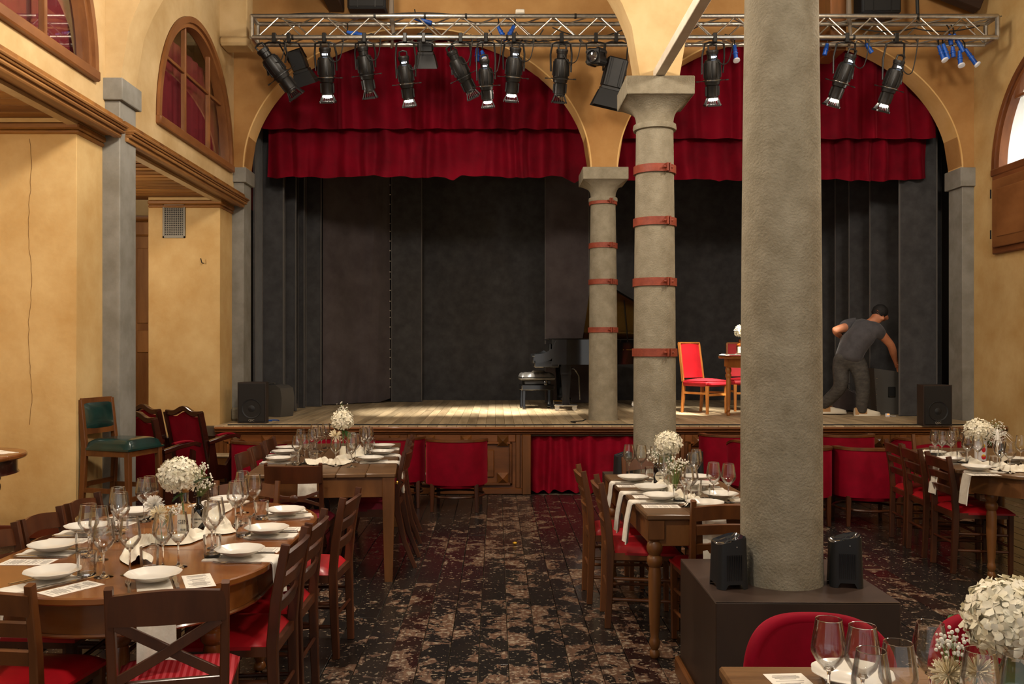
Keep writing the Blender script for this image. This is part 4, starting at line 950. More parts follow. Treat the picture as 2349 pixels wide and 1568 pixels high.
def turned_leg(mb, x, y, z0, z1, r, sq=None):
    """baluster leg with square head"""
    h = z1 - z0; P = [(.45, 0), (.62, .012), (.66, .03), (.55, .05), (.42, .06), (.62, .085), (.70, .11), (.6, .135), (.5, .15), (.62, .2), (.78, .42), (.82, .60), (.70, .655), (.95, .675), (1.0, .70), (.95, .725), (.7, .74), (.72, .745), (.98, .77), (1.04, .80), (.9, .83), (.7, .845), (.8, .855), (.8, .86)]
    mb.lathe([(r * a, z0 + h * b) for a, b in P], 14, (x, y, 0)); s = r * (sq or 1.0); mb.box(x - s, x + s, y - s, y + s, z0 + h * .86, z1, .003); return mb
t5 = on_plane(1698, 967, SZ); ft = thing('flower_table', 'small honey coloured table with turned legs under a white cloth on the stage', 'table', (px2(1752, 11.2), 11.35, SZ), R(20))
MB().box(-.42, .42, -.30, .30, .735, .765, .006).o('tabletop', 'honey_wood', ft); MB().box(-.36, .36, -.24, .24, .62, .735, .004).o('apron', 'honey_wood', ft)
for sx in (-1, 1):
    for sy in (-1, 1): turned_leg(MB(), sx * .33, sy * .21, .001, .735, .038).o('leg', 'honey_wood', ft)
mat('linen', 'e4dfd4', 'd8d1c4', scale=30, rough=.9, bump=.1, bscale=120, sheen=.2); mat('linen_cream', 'e9e3d3', 'ddd4c0', scale=8, rough=.9, sheen=.2)
def clothf(u, v): x = (u - .5) * .90; y = (v - .5) * .56; e = max(abs(u - .5), abs(v - .5)) * 2; return (x, y, .772 + .02 * abs(math.sin(u * 11 + v * 5)) * (1 if e < .95 else .4))
c = MB().grid(clothf, 24, 16).o('table_runner', 'linen', None, ang=180, loc=ft.location.copy(), rot=(0, 0, R(20))); tag(c, 'crumpled white cloth lying on the small stage table', 'cloth')

# ------------------------------------------------------------------ the stagehand
mat('skin', 'c07f5c', 'b06f4e', scale=12, rough=.55); mat('tshirt', '4a474a', '3c3a3d', scale=9, rough=.9, sheen=.2, bump=.3, bscale=22); mat('jeans', '4a4642', '35322f', scale=14, rough=.9, bump=.4, bscale=30, stretch=(1, 1, 2.2)); mat('hair', '1a1614', '0f0c0b', scale=60, rough=.7, bump=.6, bscale=140); mat('shoe_cream', 'd8cfbd', rough=.7); mat('shoe_tan', 'a98257', rough=.8)
def skinned(name, verts, edges, m, parent=None, root=0, sub=2):
    me = bpy.data.meshes.new(name); me.from_pydata([v[0] for v in verts], edges, []); me.materials.append(MATS[m]); o = link(name, me, parent)
    o.modifiers.new('skin', 'SKIN'); sk = me.skin_vertices[0].data
    for i, v in enumerate(verts):
        r = v[1]; sk[i].radius = r if isinstance(r, tuple) else (r, r); sk[i].use_root = i == root
    s = o.modifiers.new('sub', 'SUBSURF'); s.levels = sub; s.render_levels = sub; o.modifiers['skin'].use_smooth_shade = True
    # bake the modifiers so the figure is one plain mesh
    dg = bpy.context.evaluated_depsgraph_get(); bm = bpy.data.meshes.new_from_object(o.evaluated_get(dg)); o.modifiers.clear(); o.data = bm; bm.name = name; bm.polygons.foreach_set('use_smooth', [True] * len(bm.polygons))
    return o
PYD = 11.45
O0 = at_depth(1955, 957, PYD); O0.z = SZ
per = thing('person', 'person in dark grey T-shirt and jeans bending forward on the stage', 'person', O0)
def J(px, py, dy=0.0): return at_depth(px, py, PYD) + Vector((0, dy, 0)) - O0
V = []; E_ = []
def jv(p, r, par=None):
    V.append((p, r)); i = len(V) - 1
    if par is not None: E_.append((par, i))
    return i
pel = jv(J(1948, 824, .02), (.155, .115)); sp1 = jv(J(1956, 797, .02), (.145, .11), pel); chest = jv(J(1977, 764, .03), (.165, .12), sp1); nb_ = jv(J(1996, 744, .03), (.09, .085), chest)
nk = jv(J(2006, 736, .03), .060, nb_); hd0 = jv(J(2014, 728, .03), (.078, .082), nk); hd1 = jv(J(2023, 719, .03), (.088, .094), hd0); hd2 = jv(J(2029, 712, .03), (.05, .055), hd1)
jv(J(2040, 732, .03), .016, hd1)                       # nose
ear = jv(J(2023, 731, -.07), .017, hd0)
def arm(sh, el, wr, hand, fdir, side):
    a = jv(sh, .070, chest); b = jv(sh.lerp(el, .5), .060, a); c = jv(el, .050, b); d = jv(el.lerp(wr, .35), .052, c); e = jv(wr, .034, d); p = jv(hand, (.040, .022), e)
    fd = (hand - wr).normalized(); sd = Vector(fdir).normalized()
    for k in range(4):
        b0 = hand + fd * .035 + sd * (.030 - .02 * k); ln = (.062, .072, .066, .052)[k]
        f1 = jv(b0, .010, p); f2 = jv(b0 + fd * ln * .5 + Vector((0, 0, -.006)), .009, f1); jv(b0 + fd * ln * .85 + Vector((0, 0, -.022)), .0075, f2)
    t1 = jv(hand + sd * .045 - fd * .005, .011, p); jv(hand + sd * .062 + fd * .035, .009, t1)
arm(J(2003, 757, -.13), J(2040, 792, -.06), J(2062, 826, .10), J(2069, 838, .14), (0, -1, .2), 1)
arm(J(1966, 746, .16), J(1916, 757, .02), J(1950, 772, .27), J(1962, 778, .33), (0, 0, 1), -1)
def leg_(hip, knee, ank, heel, toe, side):
    a = jv(hip, (.092, .09), pel); b = jv(hip.lerp(knee, .5), .076, a); c = jv(knee, .060, b); d = jv(knee.lerp(ank, .35), .058, c); e = jv(ank, .038, d); h = jv(heel, .034, e); jv(toe, (.038, .026), e)
    return (hip, knee, ank)
LR = leg_(J(1968, 834, -.03), J(1977, 889, -.05), J(1974, 941, -.02), J(1968, 950, -.02), J(2001, 952, -.02), 1)
LL = leg_(J(1930, 830, .07), J(1932, 888, .02), J(1903, 930, .22), J(1897, 938, .22), J(1938, 947, .22), -1)
body = skinned('body', V, E_, 'skin', per, 0)
def cloth(name, chain, m, sub=2):
    vs = []; es = []
    for ch in chain:
        for i, (p, r, par) in enumerate(ch): 
            vs.append((p, r)); 
            if par is not None: es.append((par if par >= 0 else len(vs) - 2, len(vs) - 1))
    return skinned(name, vs, es, m, per, 0, sub)
shR, shL = J(2003, 757, -.13), J(1966, 746, .16); elR, elL = J(2040, 792, -.06), J(1916, 757, .02)
cloth('t_shirt', [[(J(1945, 834, .02), (.20, .17), None), (J(1949, 816, .02), (.21, .175), -1), (J(1957, 795, .02), (.21, .17), -1), (J(1977, 764, .03), (.215, .175), -1), (J(1996, 745, .03), (.12, .12), -1)],
                  [(shR, .098, 3), (shR.lerp(elR, .5), .084, -1)], [(shL, .098, 3), (shL.lerp(elL, .5), .084, -1)]], 'tshirt')
lg = []
for hip, knee, ank in (LR, LL): lg.append([(hip, (.125, .125), 0), (hip.lerp(knee, .5), .112, -1), (knee, .094, -1), (knee.lerp(ank, .5), .088, -1), (ank, .072, -1), (ank + (ank - knee).normalized() * .035, .070, -1)])
cloth('jeans', [[(J(1947, 830, .02), (.185, .145), None), (J(1951, 806, .02), (.195, .155), -1)]] + lg, 'jeans')
def shoe(heel, toe, z):
    d = (toe - heel); d.z = 0; L = d.length + .10; a = math.atan2(d.y, d.x); M = Matrix.Translation((heel.x - d.normalized().x * .04, heel.y, z)) @ Matrix.Rotation(a, 4, 'Z')
    W_ = [(0, .030, .082), (.06, .036, .088), (.2, .039, .092), (.38, .041, .094), (.52, .044, .076), (.66, .048, .058), (.82, .046, .046), (.93, .036, .038), (1.0, .012, .026)]
    def sec(s):
        for (a0, w0, h0), (a1, w1, h1) in zip(W_, W_[1:]):
            if s <= a1: t = (s - a0) / (a1 - a0); return w0 + (w1 - w0) * t, h0 + (h1 - h0) * t
        return W_[-1][1:]
    def up(u, v, k=1.0):
        w, h = sec(v); a = math.pi * u; c, sn = math.cos(a), math.sin(a); return (L * v, w * k * math.copysign(abs(c) ** .6, c), .018 + h * k * abs(sn) ** .7)
    sh = MB(M).grid(up, 16, 24); sh.grid(lambda u, v: (0, .030 * (1 - 2 * u), .018 + .082 * v * abs(math.sin(math.pi * u)) ** .7), 16, 1); o = sh.o('shoe', 'shoe_cream', per, ang=60)
    so = MB(M); so.prism([(L * .5 + L * .52 * math.cos(6.2832 * k / 28), .050 * math.copysign(abs(math.sin(6.2832 * k / 28)) ** .7, math.sin(6.2832 * k / 28))) for k in range(28)], .002, .026); so.o('sole', 'shoe_cream', o)
    MB(M).grid(lambda u, v: (up(u, v * .45, 1.03)[0] - .002, up(u, v * .45, 1.03)[1], up(u, v * .45, 1.03)[2]), 16, 10).o('heel_patch', 'shoe_tan', o)
    lc = MB(M)
    for k in range(4): lc.tube([(L * (.46 + .05 * k), -.022, .092 - .010 * k), (L * (.47 + .05 * k), 0, .101 - .011 * k), (L * (.46 + .05 * k), .022, .092 - .010 * k)], .004, 5)
    lc.o('laces', 'shoe_cream', o)
shoe(J(1966, 950, -.02), J(2006, 952, -.02), 0.0); shoe(J(1893, 940, .22), J(1945, 948, .22), .012)
hr = MB(); c_ = J(2022, 717, .03)
def hair(u, v):
    a = 2 * math.pi * u; t = -1.15 + 2.7 * v; n = Vector((math.cos(t) * math.cos(a) * .098, math.cos(t) * math.sin(a) * .098, math.sin(t) * .10)); n *= 1 + .05 * math.sin(a * 9 + t * 7) * .5
    ax = Matrix.Rotation(R(35), 3, 'Y'); return c_ + ax @ n + Vector((-.006, 0, .012))
hr.grid(lambda u, v: hair(u, min(v, .98)), 28, 14, True); hr.o('hair', 'hair', per, ang=180)

# ------------------------------------------------------------------ chairs, stools, armchairs
mat('chair_wood', '552d16', '36190a', scale=6, stretch=(1, 1, .22), rough=.38, coat=.2, rand=.12); mat('chair_wood_light', '6b3f1c', '4a2810', scale=6, stretch=(1, 1, .22), rough=.4, coat=.15, rand=.1)
mat('seat_red', 'b0101c', '99101a', scale=5, rough=.42, coat=.1); mat('seat_plum', '7d0f2b', '5d0a22', scale=5, rough=.75, sheen=.4)
mat('dark_mahogany', '3a160e', '280d08', scale=6, rough=.25, coat=.4); mat('table_wood', '8a5327', '643714', scale=4, stretch=(.2, 1, 1), rough=.25, coat=.35); mat('table_oak', '7d512a', '5b3717', scale=5, stretch=(1, 1, .2), rough=.4, rand=.08); mat('table_top_worn', '6e5136', '4f3721', scale=7, stretch=(.25, 2, 1), rough=.35, bump=.12, bscale=40)
mat('table_near', '7f5c38', '583a1c', scale=5, stretch=(.25, 2, 1), rough=.38, bump=.12, bscale=40)
mat('green_leather', '16332f', '0f2623', scale=10, rough=.25, coat=.5)
def stripe_material():
    m = bpy.data.materials.new('striped_seat'); m.use_nodes = True; nt = m.node_tree; N = nt.nodes; L = nt.links; b = N['Principled BSDF']
    tc = N.new('ShaderNodeTexCoord'); w_ = N.new('ShaderNodeTexWave'); w_.bands_direction = 'X'; w_.inputs['Scale'].default_value = 14; L.new(tc.outputs['Object'], w_.inputs['Vector'])
    r = N.new('ShaderNodeValToRGB'); r.color_ramp.elements[0].position = .45; r.color_ramp.elements[1].position = .55; r.color_ramp.elements[0].color = lin('a3131f'); r.color_ramp.elements[1].color = lin('c0404a')
    L.new(w_.outputs['Fac'], r.inputs[0]); L.new(r.outputs[0], b.inputs['Base Color']); b.inputs['Roughness'].default_value = .6; MATS['striped_seat'] = m
stripe_material()
CH = .845
def seat_pad(t, m, wf=.42, wr=.36, y0=-.18, y1=.21, z=.44, th=.04):
    def fn(u, v): y = y0 + (y1 - y0) * v; w = wr + (wf - wr) * v; e = (max(0, 1 - abs(2 * u - 1) ** 6) * max(0, 1 - abs(2 * v - 1) ** 6)); return ((u - .5) * w, y, z + th * e ** .5)
    s = MB(); s.grid(fn, 14, 14); s.prism([(-wr / 2, y0), (wr / 2, y0), (wf / 2, y1), (-wf / 2, y1)], z - .012, z + .002); return s.o('seat', m, t, ang=70)
def ladder_chair(wood='chair_wood', seat='seat_red', slats=3, name='ladder_back_chair', cross=False):
    t = thing(name, '', 'chair')
    for s in (-1, 1):
        MB().sweep([(s * .165, -.205, .002), (s * .172, -.195, .25), (s * .175, -.19, .45), (s * .178, -.205, .62), (s * .182, -.245, CH)], [(.030, .036), (.032, .042), (.032, .044), (.030, .042), (.026, .034)]).o('back_post', wood, t)
        MB().sweep([(s * .19, .185, .44), (s * .188, .188, .002)], [(.038, .038), (.028, .028)]).o('leg', wood, t)
        for zz in (.16, .28): MB().cyl((s * .187, .185, zz), (s * .170, -.195, zz + .01), .010, n=8).o('stretcher', wood, t)
    for zz in (.20, .33): MB().cyl((-.187, .186, zz), (.187, .186, zz), .010, n=8).o('stretcher', wood, t)
    MB().cyl((-.17, -.197, .22), (.17, -.197, .22), .010, n=8).o('stretcher', wood, t)
    fr = MB(); fr.bar((-.19, .185, .42), (.19, .185, .42), .022, .04); fr.bar((-.175, -.19, .42), (.175, -.19, .42), .022, .04)
    for s in (-1, 1): fr.bar((s * .188, .185, .42), (s * .174, -.19, .42), .022, .04)
    fr.o('seat_frame', wood, t); seat_pad(t, seat, .425, .365)
    def slat(z0, z1, yb, bow=.03, arch=.018):
        MB().slab(lambda u, v: ((u - .5) * .36, yb - bow * math.sin(math.pi * u) - .02 * v * (z1 - z0) / .08, z0 + (z1 - z0) * v + arch * math.sin(math.pi * u)), 12, 2, .018).o('back_slat', wood, t)
    if cross:
        MB().slab(lambda u, v: ((u - .5) * .36, -.225 - .02 * math.sin(math.pi * u) - .012 * v, CH - .125 + .10 * v + .015 * math.sin(math.pi * u) * v), 12, 2, .02).o('top_rail', wood, t)
        MB().sweep([(-.17, -.205, .505), (.17, -.205, .505)], (.02, .034), (0, 1, 0)).o('lower_rail', wood, t)
        MB().sweep([(-.165, -.208, .525), (0, -.226, .62), (.165, -.236, .72)], (.014, .034), (0, 1, 0)).o('cross_bar', wood, t); MB().sweep([(.165, -.204, .525), (0, -.214, .62), (-.165, -.232, .72)], (.014, .034), (0, 1, 0)).o('cross_bar', wood, t)
    else:
        slat(CH - .105, CH - .03, -.226); slat(.665, .715, -.202, .03, .012)
        if slats > 2: slat(.565, .615, -.186, .026, .012)
    return t
def regency_chair():
    t = thing('sabre_leg_chair', '', 'chair'); wd = 'chair_wood'
    for s in (-1, 1):
        MB().sweep([(s * .17, -.33, .002), (s * .175, -.25, .20), (s * .18, -.20, .42), (s * .18, -.195, .55), (s * .18, -.215, .70), (s * .18, -.25, .86)], [(.024, .03), (.028, .036), (.03, .05), (.028, .036), (.026, .034), (.024, .028)]).o('back_post', wd, t)
        MB().sweep([(s * .195, .17, .42), (s * .195, .215, .28), (s * .195, .225, .15), (s * .195, .26, .002)], [(.036, .05), (.032, .042), (.028, .034), (.024, .03)]).o('leg', wd, t)
        MB().bar((s * .192, .20, .41), (s * .178, -.2, .41), .024, .055).o('seat_rail', wd, t)
    MB().bar((-.19, .195, .41), (.19, .195, .41), .024, .055).o('seat_rail', wd, t); seat_pad(t, 'seat_plum', .42, .37, -.18, .215, .435, .05)
    MB().slab(lambda u, v: ((u - .5) * .37, -.228 - .02 * v - .025 * math.sin(math.pi * u), .73 + .115 * v), 12, 2, .018).o('top_rail', wd, t)
    for s in (-1, 1): MB().sweep([(-.175, -.203 - .004, .62 + s * .045), (-.08, -.225, .62 + s * .012), (0, -.228, .62 + s * .004), (.08, -.225, .62 + s * .012), (.175, -.207, .62 + s * .045)], (.014, .022), (0, 1, 0)).o('back_splat', wd, t)
    MB().ball((0, -.228, .62), (.035, .012, .028), 12, 8).o('rosette', wd, t)
    MB().bar((-.175, -.2, .47), (.175, -.2, .47), .02, .03).o('lower_rail', wd, t)
    return t
def tub_chair(rx=.31, ry=.29):
    t = thing('tub_armchair', '', 'armchair'); h0, h1 = .27, .70
    def wall(off, zf):
        def fn(u, v):
            a = math.radians(-205 + 230 * u); ca, sa = math.cos(a), math.sin(a); ex = .75
            x = (rx + off) * math.copysign(abs(ca) ** ex, ca); y = (ry + off) * math.copysign(abs(sa) ** ex, sa) + .0; top = h1 - .10 * (max(0, (sa + .05)) ** .8) * (1 if sa > -.05 else 0); return (x, y, h0 + (top - h0) * v)
        return fn
    o_, i_ = wall(0, 0), wall(-.055, 0); mb = MB(); mb.grid(o_, 40, 4); mb.grid(lambda u, v: i_(1 - u, v), 40, 4); mb.grid(lambda u, v: tuple(Vector(o_(u, 0)).lerp(Vector(i_(u, 0)), 1 - v)), 40, 1)
    for u in (0, 1): mb.grid(lambda a, v, u=u: tuple(Vector(o_(u, v)).lerp(Vector(i_(u, v)), a if u else 1 - a)), 1, 4)
    mb.o('upholstered_back', 'velvet', t, ang=70)
    rail = MB(); pts = [Vector(o_(k / 40, 1)).lerp(Vector(i_(k / 40, 1)), .5) for k in range(41)]; vs = []
    for k, p in enumerate(pts):
        q = (Vector(o_(k / 40, 1)) - Vector(i_(k / 40, 1))).normalized() * .036
        vs += [p - q, p + q, p + q + Vector((0, 0, .022)), p - q + Vector((0, 0, .022))]
    rail.add(vs, [(4 * k + a, 4 * k + (a + 1) % 4, 4 * k + 4 + (a + 1) % 4, 4 * k + 4 + a) for k in range(40) for a in range(4)] + [(3, 2, 1, 0), (160, 161, 162, 163)]); rail.o('wood_rail', 'chair_wood_light', t)
    st = MB(); st.lathe([(.28, .24), (.29, .26), (.29, .37), (.26, .41), (.15, .425), (0, .43)], 28, cap=False, sy=1.0); st.o('seat', 'velvet', t, ang=70)
    for (x, y, s) in ((-.22, .24, 1), (.22, .24, 1), (-.22, -.22, -1), (.22, -.22, -1)): MB().sweep([(x, y, .28), (x * 1.02, y * 1.02, .002)], [(.045, .045), (.03, .03)]).o('leg', 'chair_wood', t)
    MB().tube([(.225 * math.cos(a) * 1.25, .22 * math.sin(a) * 1.25, .15) for a in [2 * math.pi * k / 24 for k in range(24)]], .013, 8, True).o('ring_stretcher', 'chair_wood', t)
    return t
def move(t, loc, rz, label, group=None):
    t.location = loc; t.rotation_euler = (0, 0, rz); t['label'] = label
    if group: t['group'] = group
    return t
LAD = ladder_chair(); LAD2 = ladder_chair('chair_wood_light'); XB = ladder_chair(cross=True, seat='striped_seat', name='cross_back_chair'); REG = regency_chair(); TUB = tub_chair()
def placer(proto):
    used = [0]
    def f(x, y, deg, label, group, z=0):
        if not used[0]: used[0] = 1; return move(proto, (x, y, z), R(deg), label, group) if True else None
        return dup(proto, (x, y, z), R(deg), label, group)
    kids_ = [(k, kids(k)) for k in kids(proto)]; KIDS[proto.name] = kids_
    return f
lad, lad2, xb, reg, tub = (placer(p) for p in (LAD, LAD2, XB, REG, TUB))
G1 = 'chairs at the oval table'
# oval table: chairs face it; backs close to its edge (rz=0 faces +y)
lad(-1.08, 3.73, 90, 'red-seated ladder-back chair right of the oval table, nearest the camera', G1)
lad(-1.08, 4.17, 90, 'red-seated ladder-back chair right of the oval table, middle of the three', G1)
lad(-1.03, 4.86, 86, 'red-seated ladder-back chair right of the oval table, nearest the worn plank table', G1)
lad(-1.92, 3.84, -90, 'ladder-back chair on the left of the oval table, cut by the picture edge', G1)
lad(-1.92, 4.25, -90, 'ladder-back chair on the left of the oval table, between two others', G1)
lad(-1.92, 4.69, -88, 'ladder-back chair on the left of the oval table, in front of the bar stool', G1)
lad2(-1.48, 5.04, 178, 'ladder-back chair at the far end of the oval table', G1)
xb(-1.14, 3.18, 14, 'cross-back chair with striped red seat at the near end of the oval table', G1)
lad2(-1.70, 3.20, -4, 'chair with smooth red seat at the near left end of the oval table', G1)
G2 = 'chairs at the worn plank table'
reg(-1.36, 6.20, 2, 'carved chair with a napkin behind it, near end of the worn plank table', G2)
for (y, x, lb) in ((6.80, -.93, 'sabre-legged chair right of the worn plank table, nearest the camera'), (7.28, -.96, 'sabre-legged chair right of the worn plank table, middle of three'), (7.80, -1.0, 'sabre-legged chair right of the worn plank table, nearest the stage')): reg(x, y, 90, lb, G2)
for (y, x, lb) in ((6.68, -1.64, 'sabre-legged chair left of the worn plank table, nearest the camera'), (7.12, -1.66, 'sabre-legged chair left of the worn plank table, middle of three'), (7.64, -1.69, 'sabre-legged chair left of the worn plank table, nearest the stage')): reg(x, y, -88, lb, G2)
G3 = 'chairs at the table by the columns'
lad2(.86, 5.36, -92, 'red-seated ladder-back chair left of the narrow table, nearer the camera', G3)
lad2(.80, 5.86, -90, 'red-seated ladder-back chair left of the narrow table, nearer the stage', G3)
lad2(1.19, 4.83, 1, 'ladder-back chair with a napkin behind it, between narrow table and big plinth', G3)
lad2(1.10, 6.20, 180, 'ladder-back chair at the far end of the narrow table, against the plinth', G3)
lad(1.36, 5.55, 92, 'ladder-back chair right of the narrow table, half behind the big column', G3)
G4 = 'chairs at the cut-corner table'
lad(3.52, 6.62, -93, 'ladder-back chair with red seat left of the cut-corner table, nearest the camera', G4)
lad(3.55, 7.10, -95, 'ladder-back chair with red seat left of the cut-corner table, middle of three', G4)
lad(3.60, 7.53, -96, 'ladder-back chair with red seat left of the cut-corner table, nearest the stage', G4)
lad2(3.97, 7.90, 176, 'pale ladder-back chair at the far end of the cut-corner table', G4)
lad(4.02, 6.12, -4, 'ladder-back chair at the near end of the cut-corner table, cut by the picture edge', G4)
G5 = 'red tub armchairs before the stage'
tub(-.40, 9.12, -4, 'large red tub armchair standing clear at the right of the worn plank table', G5)
tub(-1.05, 9.32, 8, 'red tub armchair half hidden behind the sabre-legged chairs', G5)
tub(-2.30, 8.92, -12, 'red tub armchair at the left of the worn plank table, nearer the camera', G5)
tub(-1.80, 9.45, 8, 'red tub armchair at the left of the worn plank table, against the stage front', G5)
tub(2.50, 9.62, -10, 'red tub armchair against the stage front just left of the big column', G5)
tub(2.66, 9.00, 10, 'nearer red tub armchair left of the big column', G5)
tub(3.72, 9.62, 4, 'red tub armchair against the stage front right of the big column', G5)
tub(2.80, 8.38, 6, 'red tub armchair half hidden by the right edge of the big column', G5)
tub(3.46, 8.38, -4, 'red tub armchair behind the three ladder-back chairs at the right', G5)
tub(4.42, 9.20, 2, 'red tub armchair behind the far end of the cut-corner table', G5)
# velvet chairs at the near right table
def velvet_chair(x, y, rz, label):
    t = thing('velvet_chair', label, 'chair', (x, y, 0), rz, 'red velvet chairs at the near right table')
    def back(u, v):
        b = (u - .5) * 2; a = math.sin(b * math.pi / 2); hh = .13 + .185 * max(0, 1 - abs(a) ** 3.4) ** (1 / 2.6) + .010 * a * a
        return (a * .218 * (1 - .05 * (1 - v)), -.17 - .05 * v + .09 * a * a, .43 + hh * v)
    MB().slab(back, 40, 12, .045).o('backrest', 'velvet', t, ang=70)
    ro = MB(); ro.tube([Vector(back(k / 40, 1)) + Vector((0, -.022, 0)) for k in range(41)], .0235, 8); ro.tube([Vector(back(0, 1 - k / 6)) + Vector((0, -.022, 0)) for k in range(7)], .0235, 8); ro.tube([Vector(back(1, 1 - k / 6)) + Vector((0, -.022, 0)) for k in range(7)], .0235, 8); ro.o('rolled_edge', 'velvet', t, ang=180)
    seat_pad(t, 'velvet', .46, .42, -.2, .23, .40, .08)
    for sx in (-1, 1):
        for sy in (-1, 1): MB().sweep([(sx * .17, sy * .15, .40), (sx * .20, sy * .19, .002)], [(.035, .035), (.024, .024)]).o('leg', 'black_metal', t)
    return t
velvet_chair(1.015, 2.66, R(178), 'rounded red velvet chair behind the near right table, against the plinth'); velvet_chair(1.60, 2.66, R(184), 'red velvet chair behind the large white hydrangea at the right edge')
# bar stool
bs = thing('bar_stool', 'tall wooden bar stool with dark green leather seat and back beside the grey pilaster', 'stool', (-2.88, 6.86, ST), R(-105))
wd = 'chair_wood_light'
for s in (-1, 1):
    MB().sweep([(s * .175, -.235, .002), (s * .172, -.20, .40), (s * .17, -.185, .68), (s * .17, -.225, 1.04)], [(.034, .04), (.036, .044), (.036, .046), (.03, .036)]).o('back_post', wd, bs)
    MB().sweep([(s * .18, .20, .68), (s * .185, .215, .002)], [(.044, .044), (.036, .036)]).o('leg', wd, bs)
    MB().bar((s * .18, .205, .36), (s * .174, -.2, .36), .02, .035).o('stretcher', wd, bs); MB().bar((s * .18, .20, .65), (s * .17, -.185, .65), .024, .065).o('seat_rail', wd, bs)
MB().bar((-.18, .205, .30), (.18, .205, .30), .02, .035).o('stretcher', wd, bs); MB().bar((-.172, -.2, .40), (.172, -.2, .40), .02, .035).o('stretcher', wd, bs)
MB().bar((-.18, .20, .65), (.18, .20, .65), .024, .065).o('seat_rail', wd, bs); MB().bar((-.17, -.185, .65), (.17, -.185, .65), .024, .065).o('seat_rail', wd, bs)
MB().bar((-.165, -.225, 1.025), (.165, -.225, 1.025), .026, .05).o('top_rail', wd, bs); MB().bar((-.165, -.195, .80), (.165, -.195, .80), .024, .045).o('lower_rail', wd, bs)
MB().slab(lambda u, v: ((u - .5) * .31, -.205 - .022 * v + .022 * math.sin(math.pi * u) ** .4 * math.sin(math.pi * v) ** .4, .82 + .18 * v), 12, 12, -.02).o('back_pad', 'green_leather', bs, ang=80)
seat_pad(bs, 'green_leather', .43, .37, -.19, .23, .675, .075)
# theatre seats
def theatre_seat():
    t = thing('theatre_seat', '', 'theatre seat'); wd = 'dark_mahogany'
    def topz(u): return .80 + .045 * math.sin(math.pi * u) ** 2 + .012 * math.cos(4 * math.pi * u)
    MB().slab(lambda u, v: ((u - .5) * .46, -.20 - .14 * v, .16 + (topz(u) - .06 - .16) * v), 14, 6, -.035).o('back_cushion', 'velvet', t, ang=70)
    MB().sweep([((k / 12 - .5) * .52, -.345 + .01, topz(k / 12) - .02) for k in range(13)], (.04, .05), (0, 1, 0)).o('top_rail', wd, t)
    for s in (-1, 1): MB().sweep([(s * .245, -.18, .10), (s * .25, -.26, .45), (s * .255, -.345, .80)], (.034, .06)).o('back_frame', wd, t)
    MB().slab(lambda u, v: ((u - .5) * .42, -.13 + .05 * math.sin(math.pi * u) - .10 * v, .22 + .34 * v), 8, 6, .07).o('folded_seat', 'velvet', t, ang=70)
    for s in (-1, 1):
        m = MB(); m.M = Matrix.Translation((s * .275, 0, 0)) @ Matrix.Rotation(R(90), 4, 'Z') @ Matrix.Rotation(R(90), 4, 'X')
        m.prism([(-.26, .002), (-.20, .002), (-.17, .13), (-.05, .13), (-.03, .002), (.03, .002), (.06, .16), (.07, .48), (.03, .50), (.01, .34), (-.06, .26), (-.16, .28), (-.20, .50), (-.26, .50)], -.018, .018); m.o('side_panel', wd, t)
        MB().sweep([(s * .275, -.27, .50), (s * .275, -.1, .535), (s * .275, .06, .555), (s * .275, .12, .53)], (.055, .04)).o('armrest', wd, t)
        MB().slab(lambda u, v: (s * .275 + (u - .5) * .05, -.16 + .22 * v, .556 + .014 * math.sin(math.pi * v) + .006 * math.sin(math.pi * u)), 4, 8, .012).o('arm_pad', 'velvet', t, ang=70)
    return t
ths = placer(theatre_seat())
ths(-2.92, 9.15, -32, 'red theatre seat with dark wooden arms nearest the stage steps', 'red theatre seats', ST)
ths(-3.46, 9.49, -32, 'red theatre seat at the back, joined on the left of the pair', 'red theatre seats', ST)
ths(-3.06, 8.38, -34, 'red theatre seat in front of the other two, beside the bar stool', 'red theatre seats', ST)

# ------------------------------------------------------------------ tables
def superoval(hl, hw, st, n=20):
    """racetrack outline: straight sides half-length st along y, elliptical ends"""
    P = []
    for k in range(n + 1): a = math.pi * k / n; P.append((hw * math.cos(a), st + (hl - st) * math.sin(a)))
    for k in range(n + 1): a = math.pi + math.pi * k / n; P.append((hw * math.cos(a), -st + (hl - st) * math.sin(a)))
    return P
def edge_slab(mb, poly, z0, z1, b=.008):
    P1 = [Vector((x, y)) for x, y in poly]; n = len(P1); c = sum(P1, Vector((0, 0))) / n
    rings = []
    for (d, z) in ((b, z0), (0, z0 + b), (0, z1 - b), (b, z1)): rings += [((p - c) * (1 - d / max(.1, (p - c).length)) + c).to_3d() + Vector((0, 0, z)) for p in P1]
    mb.add([tuple(v) for v in rings], [(k * n + i, k * n + (i + 1) % n, (k + 1) * n + (i + 1) % n, (k + 1) * n + i) for k in range(3) for i in range(n)] + [tuple(range(n - 1, -1, -1)), tuple(3 * n + i for i in range(n))]); return mb
TT = .76
T1C = (-1.475, 4.07); T1R = R(0)
t1 = thing('oval_dining_table', 'long oval polished wooden dining table with a leaf seam set for dinner at left', 'table', (*T1C, 0), T1R)
ov = superoval(.985, .565, .43)
